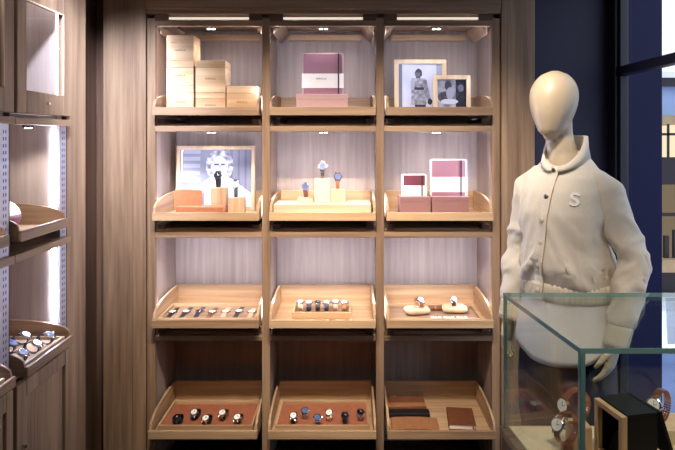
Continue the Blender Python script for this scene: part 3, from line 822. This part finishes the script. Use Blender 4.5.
# body: head, neck, torso, arms, hands, legs and feet in one surface
b = MB()
hz0 = 1.712; HXO, HYO = -.026, -.040
rings = []
for k in range(19):
    t = k/18                        # chin to crown
    z = hz0+.255*t
    w = .95*(.028+.060*math.sin(min(1, t/.62)*PI/2)) if t < .62 else .95*.088*math.sqrt(max(.0, 1-((t-.62)/.385)**2))
    dp = (.050+.056*math.sin(min(1, t/.62)*PI/2)) if t < .62 else .106*math.sqrt(max(.0, 1-((t-.62)/.385)**2))
    if t < .06: w *= .75; dp *= .8
    yo = -.004-.016*(1-t)**2+.012*t
    ring = []
    for i in range(32):
        q = 2*PI*i/32; x, y = math.cos(q)*w, math.sin(q)*dp
        if y < 0: y *= (.92 if abs(math.cos(q)) < .8 else .97)
        ring.append((HXO+x, HYO+yo+y, z))
    rings.append(ring)
b.loft(rings)
b.tube([(HXO, HYO+.030, 1.80), (HXO*.8, HYO*.8+.022, 1.73), (HXO*.4, HYO*.4+.012, 1.66), (0, .004, 1.60)], [.052, .050, .054, .07], 24)
b.loft(lerp_rings([(1.60, .08, .055, .005), (1.55, .12, .075, .0), (1.42, .15, .105, -.005), (1.22, .125, .09, 0), (1.05, .155, .105, .005), (.95, .15, .10, .01)], 28, .03))
def limb(pts, rs): b.tube(pts, rs, 16)
ARM = {1: [(.130, .0, 1.575), (.178, .012, 1.43), (.236, .026, 1.285), (.222, -.012, 1.14), (.198, -.040, 1.008)],
       -1: [(-.110, .0, 1.572), (-.160, .012, 1.43), (-.200, .026, 1.285), (-.206, -.008, 1.14), (-.208, -.040, 1.015)]}
for s in (1, -1):
    limb([ARM[s][0]*1 if False else (s*.115, .002, 1.545)]+ARM[s][1:], [.040, .044, .040, .034, .026])
    w = Vector(ARM[s][-1]); d = (w-Vector(ARM[s][-2])).normalized()
    side = Vector((0, -1, 0)); side = (side-d*side.dot(d)).normalized()     # towards the thumb
    inw = d.cross(side)*(1 if s > 0 else -1)
    if inw.x*s > 0: inw = -inw
    pm = w+d*.085
    b.loft([[w+d*u+side*(a*math.cos(q))+inw*(c*math.sin(q)) for q in [2*PI*i/14 for i in range(14)]] for u, a, c in ((-.02, .024, .020), (.02, .030, .018), (.05, .040, .017), (.085, .041, .014), (.096, .034, .010))])
    for k, (off, L) in enumerate(((.030, .072), (.011, .082), (-.009, .076), (-.028, .060))):
        p0 = w+d*.082+side*off*.95
        p1 = p0+(d*.92+inw*.20+side*off*1.2).normalized()*L*.42
        p2 = p1+(d*.85+inw*.50).normalized()*L*.32
        p3 = p2+(d*.70+inw*.72).normalized()*L*.26
        b.tube([p0-d*.02, p0, p1, p2, p3], [.0088, .0092, .0086, .0078, .0058], 10)
    t0 = w+d*.025+side*.022
    b.tube([t0, t0+(d*.55+side*.75+inw*.2)*.034, t0+(d*.55+side*.75+inw*.2)*.034+(d*.92+side*.25+inw*.3)*.034, t0+(d*.55+side*.75+inw*.2)*.034+(d*1.0+side*.05+inw*.4)*.056], [.012, .0115, .0098, .0065], 10)
    limb([(s*.085, .01, 1.0), (s*.088, .0, .78), (s*.09, .004, .56), (s*.092, .018, .34), (s*.094, .022, .16)], [.085, .075, .052, .050, .036])
    b.loft([sring(s*.096, yy, 0, aa, 1, 4) for yy, aa in ()] or [[(s*.096+math.cos(q)*aa, yy, .105+max(0, hh*(1+math.sin(q)))) for q in [2*PI*i/14 for i in range(14)]] for yy, aa, hh in ((.075, .022, .02), (.05, .034, .035), (.0, .036, .035), (-.06, .042, .02), (-.13, .036, .012), (-.155, .015, .008))])
body = remeshed(b, 'body', 'skin', man, .0042, 4)
# trousers
t = MB()
t.loft(lerp_rings([(1.16, .15, .11, .0), (1.05, .175, .125, .005), (.95, .175, .12, .01), (.88, .165, .11, .01)], 32, .03))
for s in (1, -1):
    t.tube([(s*.085, .01, .98), (s*.090, .0, .78), (s*.093, .005, .56), (s*.095, .016, .34), (s*.097, .018, .155)], [.092, .094, .078, .072, .066], 20)
def fold_tr(co, n):
    return co+n*(.004*noise.noise(co*Vector((9, 9, 14)).length*0+Vector((co.x*14, co.y*14, co.z*22))))
remeshed(t, 'trousers', 'denim', man, .008, 4, fold_tr)
# shirt tail hanging below the jacket
sh = MB(); rings = []
N = 48
for k in range(15):
    u = k/14; ring = []
    for i in range(N):
        q = 2*PI*i/N
        hem = .905+.075*abs(math.cos(q))**3
        z = 1.20+(hem-1.20)*u
        k2 = 1+.030*u*math.sin(q*7+.6)+.016*u*math.sin(q*12)
        ring.append((math.cos(q)*(.158+.030*u)*k2, math.sin(q)*(.122+.024*u)*k2, z))
    rings.append(ring)
inner = [[(x*.985, y*.98, z) for x, y, z in r] for r in rings[::-1]]
sm = MB(); allr = rings+inner; sm.loft(allr, cap=False)
vs = list(sm.bm.verts)
sm.build('shirt', 'shirt', man, smooth=True)
# jacket
j = MB()
j.loft(lerp_rings([(1.176, .164, .128, .0), (1.20, .170, .137, .0), (1.25, .170, .148, -.002), (1.34, .156, .144, -.004), (1.44, .164, .136, -.006), (1.52, .162, .116, -.003), (1.572, .142, .094, .002), (1.612, .110, .082, .004), (1.645, .084, .074, .002), (1.672, .070, .068, -.002)], 44, .018))
for v in j.bm.verts:        # the neckline dips to the first snap
    if v.co.z > 1.575:
        v.co.z = 1.575+(v.co.z-1.575)*(1-.72*max(0, min(1, -v.co.y/.075)))
def ridge(p): return 1-min(1, abs(noise.noise(p))*3.2)
def fold_jk(co, n):
    x, y, z = co
    sg = 1 if x > -.03 else -1
    g = max(0, min(1, (1.56-z)/.30))
    f = .022*g*(ridge(Vector((x*9+(z-1.2)*6*sg, y*5, z*2.2+3)))-.4)
    f += .011*g*(ridge(Vector((x*17+(z-1.2)*4*sg, y*9, z*3+9)))-.4)
    if z < 1.30:
        q = math.atan2(y, x)
        f += .0035*max(0, min(1, (1.30-z)/.08))*math.sin(q*24+2*noise.noise(Vector((q*2, 0, 0))))
    return co+n*f*min(1, max(.2, (z-1.17)/.06))
def fold_sl(co, n):
    x, y, z = co
    g = max(.25, 1-abs(z-1.27)/.24)
    f = .018*g*(ridge(Vector((x*5, y*7, z*9+y*9)))-.4)+.010*g*(ridge(Vector((x*9+5, y*12, z*17-x*14)))-.4)
    return co+n*f
jac = remeshed(j, 'jacket', 'jacket', man, .006, 8, fold_jk)
sleeves = {}
for s in (1, -1):
    A = [Vector(p) for p in ARM[s]]
    j = MB()
    pts = [Vector((s*.070, .004, 1.540)), Vector((s*.108, .004, 1.560)), Vector((s*.148, .006, 1.525)), A[1], A[1]*.4+A[2]*.6, A[2], A[2]*.5+A[3]*.5, A[3], A[3]*.45+A[4]*.55]
    j.tube(pts, [.030, .052, .062, .060, .057, .055, .055, .052, .047], 24)
    sleeves[s] = remeshed(j, 'sleeve', 'jacket', jac, .006, 8, fold_sl)
bvh = BVHTree.FromPolygons([v.co.copy() for v in jac.data.vertices], [tuple(p.vertices) for p in jac.data.polygons])
def hit(x, z):
    loc, nr, i, dd = bvh.ray_cast(Vector((x, -1, z)), Vector((0, 1, 0)))
    return (loc, nr) if loc is not None else (Vector((x, -.1, z)), Vector((0, -1, 0)))
# ribbed waistband and cuffs
def ribbed(cx, z0, z1, a, bb, n, amp, name, R=None, T=None):
    m = MB(); rings = []
    for z in [z0+(z1-z0)*k/4 for k in range(5)]:
        bulge = 1+.02*math.sin(PI*(z-z0)/(z1-z0))
        rings.append([(math.cos(2*PI*i/n)*a*bulge*(1+amp*(i % 4 < 2)), math.sin(2*PI*i/n)*bb*bulge*(1+amp*(i % 4 < 2)), z) for i in range(n)])
    m.loft(rings)
    return m
ribbed(0, 1.128, 1.192, .166, .132, 224, .020, 'waistband').build('waistband', 'rib', jac, smooth=True)
for s in (1, -1):
    A = [Vector(p) for p in ARM[s]]
    p1 = A[3]*.45+A[4]*.55; p2 = A[4]+(A[4]-A[3])*.08; d = (p2-p1)
    q = d.to_track_quat('Z', 'Y').to_matrix().to_4x4()
    ribbed(0, -.006, d.length+.004, .041, .041, 96, .035, 'cuff').build('cuff', 'rib', jac, smooth=True, xf=Matrix.Translation(p1) @ q)
# placket, seam line and snaps
pl = MB(); rows = []
XC = -.004
for k in range(46):
    z = 1.598-(1.598-1.135)*k/45
    row = []
    XC = -.006-.034*max(0, 1.6-z)/.45
    for x in (XC-.020, XC, XC+.018):
        if z < 1.195: l_ = Vector((x, -.138+.25*x*x, z)); n_ = Vector((0, -1, 0))
        else: l_, n_ = hit(x, z)
        row.append(l_+Vector((0, -.0035, 0)))
    rows.append([row[0]+Vector((0, .008, 0)), row[0], row[1], row[2], row[2]+Vector((0, .008, 0))])
ysm = [[r[c].y for c in range(5)] for r in rows]
for k in range(46):
    for c in range(5):
        w0, w1 = max(0, k-2), min(45, k+2)
        rows[k][c].y = min(rows[k][c].y, sum(ysm[i][c] for i in range(w0, w1+1))/(w1-w0+1))
pl.loft(rows)
pl.build('placket', 'jacket', jac, smooth=False)
sl = MB(); sl.tube([r[3]+Vector((.0008, -.0004, 0)) for r in rows], .0013, 6); sl.build('placket_piping', 'pale_z', jac)
for k, z in enumerate((1.588, 1.505, 1.420, 1.335, 1.252, 1.158)):
    i = min(45, int((1.598-z)/(1.598-1.135)*45)); c = rows[i][2]
    nn = Vector((0, -1, .25 if k == 0 else .08)).normalized()
    MB().tube([c, c+nn*.003, c+nn*.0045], [.0085, .0085, .005], 16).build('snap_button', 'snap' if k < 2 else 'rib', jac)
# stand collar, open at the throat
co = MB(); rows = []
n = 30
for k in range(n+1):
    q = -PI/2+.14+(2*PI-.28)*k/n
    c, s_ = math.cos(q), math.sin(q)
    front = max(0, -s_)
    zl = 1.575+.066*(1-.72*front); zh = zl+.018+.060*(1-front)**.9+.008*max(0, s_)
    rb = (.080, .078); rt = (.066+.016*front, .068+.006*front)
    y0 = .004-.016*front
    out = [(c*rb[0]*1.10, y0+s_*rb[1]*1.08, zl), (c*(rt[0]+.012), y0+.006+s_*(rt[1]+.010), (zl+zh)/2), (c*(rt[0]+.008), y0+.010+s_*(rt[1]+.006), zh),
           (c*rt[0], y0+.010+s_*rt[1], zh-.001), (c*(rt[0]+.004), y0+.006+s_*(rt[1]+.002), (zl+zh)/2), (c*rb[0]*1.02, y0+s_*rb[1], zl)]
    rows.append(out)
co.loft(rows); co.build('collar', 'jacket', jac, smooth=True)
# embroidered S on the chest
cu = bpy.data.curves.new('S', 'FONT'); cu.body = 'S'; cu.size = .062; cu.extrude = .002; cu.offset = .0012; cu.align_x = 'CENTER'; cu.align_y = 'CENTER'; cu.resolution_u = 4
to = bpy.data.objects.new('S', cu); C.objects.link(to)
dg = bpy.context.evaluated_depsgraph_get(); dg.update()
ms = bpy.data.meshes.new_from_object(to.evaluated_get(dg)); bpy.data.objects.remove(to)
SX, SZ = .085, 1.498
for v in ms.vertices:
    x, y, z = v.co
    l_, n_ = hit(SX+x*1.15, SZ+y)
    v.co = l_+n_*(.0015+(.003 if z > 0 else -.002))
ms.materials.clear(); ms.materials.append(M['white'])
so = bpy.data.objects.new('lettering', ms); C.objects.link(so); so.parent = jac

# ================================================================== glass display case
fl, bl_, fr_, br_ = (.516, 1.290), (.468, 1.750), (1.22, 1.290), (1.22, 1.750)
ZT, ZF = 1.25, .854
case = thing('display_case', 'wood based glass display case with black box in front of the mannequin', 'display case', (0, 0, 0))
def foot(i, o=0):    # corner i of the footprint moved out by o
    return [(fl[0]-o, fl[1]-o), (fr_[0]+o, fr_[1]-o), (br_[0]+o, br_[1]+o), (bl_[0]-o, bl_[1]+o)][i]
def slab(z0, z1, o): 
    return MB().hexa([(*foot(i, o), z0) for i in range(4)], [(*foot(i, o), z1) for i in range(4)])
slab(.10, ZF-.03, .004).build('base_cabinet', 'dark_x', case, bevel=.004)
slab(0, .10, -.03).build('toe_kick', 'slot', case)
slab(ZF-.03, ZF-.008, .010).build('base_rim', 'oak_x', case, bevel=.003)
slab(ZF-.008, ZF, -.014).build('floor_liner', 'cream', case)
TH = .012
def pane(name, a, c, inward):
    a, c = Vector((*a, 0)), Vector((*c, 0)); iv = Vector(inward)*TH
    z0, z1 = ZF-.008, ZT-TH
    v = MB()
    for off in (Vector((0, 0, 0)), iv):
        q = [v.bm.verts.new(p) for p in (a+off+Vector((0, 0, z0)), c+off+Vector((0, 0, z0)), c+off+Vector((0, 0, z1)), a+off+Vector((0, 0, z1)))]
        v.bm.faces.new(q)
    o = v.build(name, 'case_glass', case)
    d = (c-a).normalized()
    for p, s in ((a, 1), (c, -1)):
        e = MB()
        e.hexa([p+Vector((0, 0, z0)), p+d*s*.0012+Vector((0, 0, z0)), p+d*s*.0012+iv+Vector((0, 0, z0)), p+iv+Vector((0, 0, z0))],
               [p+Vector((0, 0, z1)), p+d*s*.0012+Vector((0, 0, z1)), p+d*s*.0012+iv+Vector((0, 0, z1)), p+iv+Vector((0, 0, z1))])
        e.build('polished_edge', 'edge_glass', o)
pane('front_pane', fl, fr_, (0, 1, 0)); pane('back_pane', br_, bl_, (0, -1, 0))
pane('side_pane', bl_, fl, (1, 0, 0)); pane('side_pane', fr_, br_, (-1, 0, 0))
v = MB()
for z in (ZT-TH, ZT):
    q = [v.bm.verts.new((*foot(i), z)) for i in range(4)]; v.bm.faces.new(q)
top = v.build('top_pane', 'case_glass', case)
e = MB()
for i in range(4):
    p, q = Vector((*foot(i), 0)), Vector((*foot((i+1) % 4), 0))
    inn = Vector((*foot(i, -.0015), 0)), Vector((*foot((i+1) % 4, -.0015), 0))
    e.hexa([p+Vector((0, 0, ZT-TH)), q+Vector((0, 0, ZT-TH)), inn[1]+Vector((0, 0, ZT-TH)), inn[0]+Vector((0, 0, ZT-TH))],
           [p+Vector((0, 0, ZT)), q+Vector((0, 0, ZT)), inn[1]+Vector((0, 0, ZT)), inn[0]+Vector((0, 0, ZT))])
e.build('polished_edge', 'edge_glass', top)
# contents
o = thing('display_block', 'tan wooden block inside the glass case under a rose gold watch', 'display block', (.640, 1.61, ZF+.0006), 0)
MB().box(-.026, .026, -.03, .03, 0, .072).build('body', 'pale_z', o, bevel=.002); MB().box(-.015, .015, -.02, .02, .072, .0732).build('felt_pad', 'suede', o)
loop_watch('wristwatch', 'rose gold bracelet watch standing on the tan block in the glass case', .045, .045, PI*.93, 'rose', 'rose', 'white_dial', (.632, 1.61, ZF+.0742), -1.15, .021, .022, links=True)
o = thing('watch_stand', 'small dark stand under the lower watch in the glass case', 'watch stand', (.582, 1.545, ZF+.0006), 0)
MB().box(-.03, .03, -.022, .022, 0, .008).build('foot', 'brown_leather', o, bevel=.002); MB().box(-.012, .012, -.012, .012, .008, .050).build('column', 'brown_leather', o, bevel=.002)
loop_watch('wristwatch', 'rose gold watch on the dark stand below the block', .039, .040, PI*.86, 'rose', 'steel', 'white_dial', (.582, 1.545, ZF+.0512), -1.0, .019, .019, links=True)
o = thing('cream_riser', 'cream riser block inside the glass case near the window', 'riser', (1.01, 1.68, ZF+.0006), 0)
MB().box(-.132, .14, -.053, .053, 0, .042).build('body', 'cream', o, bevel=.002); MB().box(-.128, .10, -.045, .045, .042, .0432).build('felt_pad', 'suede', o)
loop_watch('wristwatch', 'gold and steel bracelet watch standing on the cream riser', .043, .044, PI*.90, 'rose', 'steel', 'white_dial', (.906, 1.68, ZF+.0442), -.9, .021, .020, links=True)
# open presentation box
o = thing('presentation_box', 'open black presentation box with tan wooden frame in the glass case', 'box', (0, 0, ZF+.0006), 0)
A, B = Vector((.679, 1.60, 0)), Vector((.702, 1.486, 0))
H = .150
d = (B-A).normalized(); inw = Vector((-d.y, d.x, 0))
if inw.x < 0: inw = -inw
Wd = .088
m = MB(); fw = .014
def fr(a0, a1, z0, z1, th=.016):
    p, q = A+d*a0, A+d*a1
    m.hexa([p+Vector((0, 0, z0)), q+Vector((0, 0, z0)), q+inw*th+Vector((0, 0, z0)), p+inw*th+Vector((0, 0, z0))],
           [p+Vector((0, 0, z1)), q+Vector((0, 0, z1)), q+inw*th+Vector((0, 0, z1)), p+inw*th+Vector((0, 0, z1))])
L = (B-A).length
fr(0, fw, 0, H-.004); fr(L-fw, L, 0, H-.004); fr(fw, L-fw, H-.004-fw, H-.004); fr(fw, L-fw, 0, fw)
m.build('wood_frame', 'tan_leather' if False else 'pale_z', o, bevel=.001)
m = MB()
def wall(p, q, z0, z1, n_, th):
    m.hexa([p+Vector((0, 0, z0)), q+Vector((0, 0, z0)), q+n_*th+Vector((0, 0, z0)), p+n_*th+Vector((0, 0, z0))],
           [p+Vector((0, 0, z1)), q+Vector((0, 0, z1)), q+n_*th+Vector((0, 0, z1)), p+n_*th+Vector((0, 0, z1))])
p, q = A+inw*.0165, B+inw*.0165
m.hexa([p+Vector((0, 0, .0)), q+Vector((0, 0, .0)), q+inw*Wd, p+inw*Wd], [p+Vector((0, 0, .004)), q+Vector((0, 0, .004)), q+inw*Wd+Vector((0, 0, .004)), p+inw*Wd+Vector((0, 0, .004))])
m.hexa([p+Vector((0, 0, H-.004)), q+Vector((0, 0, H-.004)), q+inw*Wd+Vector((0, 0, H-.004)), p+inw*Wd+Vector((0, 0, H-.004))], [p+Vector((0, 0, H)), q+Vector((0, 0, H)), q+inw*Wd+Vector((0, 0, H)), p+inw*Wd+Vector((0, 0, H))])
wall(p, p+inw*Wd, .004, H-.004, d, .005); wall(q, q+inw*Wd, .004, H-.004, -d, .005); wall(p+inw*(Wd-.005)+d*.005, q+inw*(Wd-.005)-d*.005, .004, H-.004, inw, .005)
m.build('shell', 'black_box', o, bevel=.001)
m = MB()
lp = A+inw*(.0165+Wd+.002); lq = B+inw*(.0165+Wd+.002)
t_ = Vector((0, 0, H+.001))
m.hexa([lp+t_, lq+t_, lq+inw*.034+Vector((0, 0, .03))+d*.012, lp+inw*.034+Vector((0, 0, .03))], [lp+t_+inw*.010, lq+t_+inw*.010, lq+inw*.044+Vector((0, 0, .03))+d*.012, lp+inw*.044+Vector((0, 0, .03))])
m.build('lid', 'black_box', o, bevel=.001)
MB().hexa([p+d*.02+inw*.01+Vector((0, 0, .0045)), q-d*.02+inw*.01+Vector((0, 0, .0045)), q-d*.02+inw*.05+Vector((0, 0, .0045)), p+d*.02+inw*.05+Vector((0, 0, .0045))],
          [p+d*.02+inw*.03+Vector((0, 0, .06)), q-d*.02+inw*.03+Vector((0, 0, .06)), q-d*.02+inw*.05+Vector((0, 0, .06)), p+d*.02+inw*.05+Vector((0, 0, .06))]).build('cushion', 'black_leather', o, bevel=.003)

# ================================================================== the street
M['road'] = mat('sunlit pale concrete', srgb(244, 246, 252), .8, var=.12, vscale=1.5)  # sunlight on the street is put into this very pale colour
M['pave'] = mat('shade blue paving', srgb(96, 112, 160), .5, var=.15, vscale=3)  # the blue of the shaded pavement is put into this colour
M['stucco'] = mat('pale blue stucco', srgb(168, 188, 226), .8, var=.08, vscale=4)  # light blue-grey wall with the sky's reflection put into its blue
M['stone'] = mat('warm sandstone', srgb(188, 160, 122), .8, var=.15, vscale=6)
M['iron'] = mat('dark brown iron', srgb(40, 30, 34), .5)
M['lit'] = emitter('lit shop window', (1, .82, .55, 1), 1.0)
M['lit_dim'] = emitter('dim lit shop window', (.9, .68, .42, 1), .22)
struct(MB().box(1.59, 14, -8, 4.72, -.12, -.02).build('pavement', 'pave'))
struct(MB().box(1.59, 14, 4.72, 7.2, -.12, -.03).build('road', 'road'))
r_ = MB()
for k in range(10):
    r_.prism([(1.6+k*1.1, 4.9, -.029), (1.9+k*1.1, 4.9, -.029), (2.6+k*1.1, 6.3, -.029), (2.35+k*1.1, 6.3, -.029)], (0, 0, .004))
struct(r_.build('road_markings', 'pave'))
SY = 6.42
z_ = lambda py: EYE+(HY-py)/F*SY
x_ = lambda px: (px-CX)/F*SY
S = thing('shopfront', 'stone shopfront across the street with warm lit arched window', 'building', (0, SY, 0))
ys = 0
MB().box(1.8, 8, .08, .6, -.03, z_(86)).build('wall', 'stucco', S)
MB().box(1.8, 8, -.06, .6, z_(78), z_(72)).build('cornice', 'road', S)
MB().box(1.8, 8, -.03, .6, z_(86), z_(78)).build('gutter', 'iron', S)
m = MB(); mg = MB(); mu = MB()
for k in range(-1, 3):
    xc = x_(678)+k*1.3; hw = .52
    arc = [(xc-hw, -.02, z_(157)), (xc+hw, -.02, z_(157))]+[(xc+hw*math.cos(t), -.02, z_(128)+.14*math.sin(t)) for t in [PI*i/12 for i in range(13)]]
    arc2 = [(xc-hw+.09, -.03, z_(157)), (xc+hw-.09, -.03, z_(157))]+[(xc+(hw-.09)*math.cos(t), -.03, z_(134)+.10*math.sin(t)) for t in [PI*i/12 for i in range(13)]]
    m.prism(arc, (0, .1, 0)); mg.prism(arc2, (0, .012, 0))
    for q in (-.13, .12): mu.box(xc+q-.012, xc+q+.012, -.045, -.031, z_(157), z_(124))
    mu.box(xc-hw+.05, xc+hw-.05, -.045, -.031, z_(135.5), z_(133))
m.build('window_surround', 'stone', S); mg.build('window_pane', 'lit', S); mu.build('glazing_bars', 'iron', S)
MB().box(1.8, 8, -.08, .08, z_(184), z_(157)).build('fascia', 'iron', S)
MB().box(1.8, 8, .03, .079, z_(258), z_(184)).build('shop_window', 'lit_dim', S)
m = MB()
for k in range(60):
    xx = 1.9+k*.1
    m.box(xx, xx+.05, -.01, .025, z_(258)+.002, z_(258)+.12+.2*random.random())
m.build('shop_goods', 'iron', S)
MB().box(1.8, 8, -.02, .025, z_(216), z_(213)).build('shop_shelf', 'iron', S)
MB().box(1.8, 8, -.12, .08, z_(270), z_(258)).build('ledge', 'stone', S)
MB().box(1.8, 8, -.06, .08, -.03, z_(270)).build('plinth', 'iron', S)

# ================================================================== light
def area(name, loc, target, size, size_y, power, col, spread=None):
    l = bpy.data.lights.new(name, 'AREA'); l.shape = 'RECTANGLE'; l.size = size; l.size_y = size_y; l.energy = power; l.color = col
    if spread: l.spread = spread
    o = bpy.data.objects.new(name, l); C.objects.link(o); o.location = loc
    o.rotation_euler = (Vector(target)-Vector(loc)).to_track_quat('-Z', 'Y').to_euler()
    return o
def spot(name, loc, target, power, col, ang, blend=.6, rad=.03):
    l = bpy.data.lights.new(name, 'SPOT'); l.energy = power; l.color = col; l.spot_size = ang; l.spot_blend = blend; l.shadow_soft_size = rad
    o = bpy.data.objects.new(name, l); C.objects.link(o); o.location = loc
    o.rotation_euler = (Vector(target)-Vector(loc)).to_track_quat('-Z', 'Y').to_euler()
    return o
WARM = (1, .80, .60)
for xx in (-.46, -.10, .36):
    spot('ceiling_spot_shelving', (xx, 1.50, 2.70), (xx*1.25, 2.85, 1.22), 135, (1, .86, .72), math.radians(58), 1.0, .04)
spot('pilaster_fill_spot', (-.80, 1.75, 2.70), (-1.12, 2.9, 1.70), 300, (.72, .79, 1), math.radians(46), 1.0, .05)  # added spot, stands in for the cabinet strips' glow on the corner pilaster
spot('ceiling_spot_mannequin', (-.30, 1.0, 2.70), (.80, 2.2, 1.45), 36, (1, .93, .88), math.radians(34), .8, .05)
spot('ceiling_spot_case', (.75, .95, 2.70), (.72, 1.5, .9), 95, WARM, math.radians(50), .8, .05)
area('ceiling_wash', (-.2, .2, 2.68), (-.2, .6, 0), 1.2, .8, 5, (1, .90, .84))
for b, (x0, x1) in enumerate(bays):
    for r in range(3):
        spot('downlight_beam', ((x0+x1)/2, YF+.075, RZ[r][0]-.012), ((x0+x1)/2, YF+.28, RZ[r][0]-.5), 2.5, (1, .94, .92), math.radians(125), .8, .012)
for y0, y1 in CAB:
    spot('cabinet_beam', (LX-.06, y0+.55*(y1-y0), 1.748), (LX-.10, y0+.5*(y1-y0), 0), 5.0, (1, .95, .9), math.radians(120), .8, .012)
sl_ = bpy.data.lights.new('sun', 'SUN'); sl_.energy = 2.6; sl_.angle = .01; sl_.color = (1, .97, .92)
so_ = bpy.data.objects.new('sun', sl_); C.objects.link(so_); so_.location = (-2, 6, 9)
so_.rotation_euler = Vector((.30, -.20, -.93)).to_track_quat('-Z', 'Y').to_euler()
W = bpy.data.worlds.new('sky'); bpy.context.scene.world = W; W.use_nodes = True
bg = W.node_tree.nodes['Background']; bg.inputs['Color'].default_value = (.80, .89, 1, 1); bg.inputs['Strength'].default_value = 1.35

# ================================================================== camera
cam = bpy.data.cameras.new('camera'); co_ = bpy.data.objects.new('camera', cam); C.objects.link(co_)
co_.location = (0, 0, EYE); co_.rotation_euler = (PI/2, 0, 0)
cam.sensor_width = 36; cam.lens = F/675*36; cam.sensor_fit = 'HORIZONTAL'
cam.shift_x = (337.5-CX)/675; cam.shift_y = -(225-HY)/675
cam.clip_start = .02
sc = bpy.context.scene; sc.camera = co_
vs_ = sc.view_settings
sc.display_settings.display_device = 'sRGB'
vs_.view_transform = 'Standard'; vs_.look = 'None'; vs_.exposure = .2; vs_.gamma = 1; vs_.use_curve_mapping = False
sc.cycles.use_denoising = True
sc.cycles.max_bounces = 10; sc.cycles.transparent_max_bounces = 24; sc.cycles.diffuse_bounces = 5
sc.cycles.sample_clamp_indirect = 6
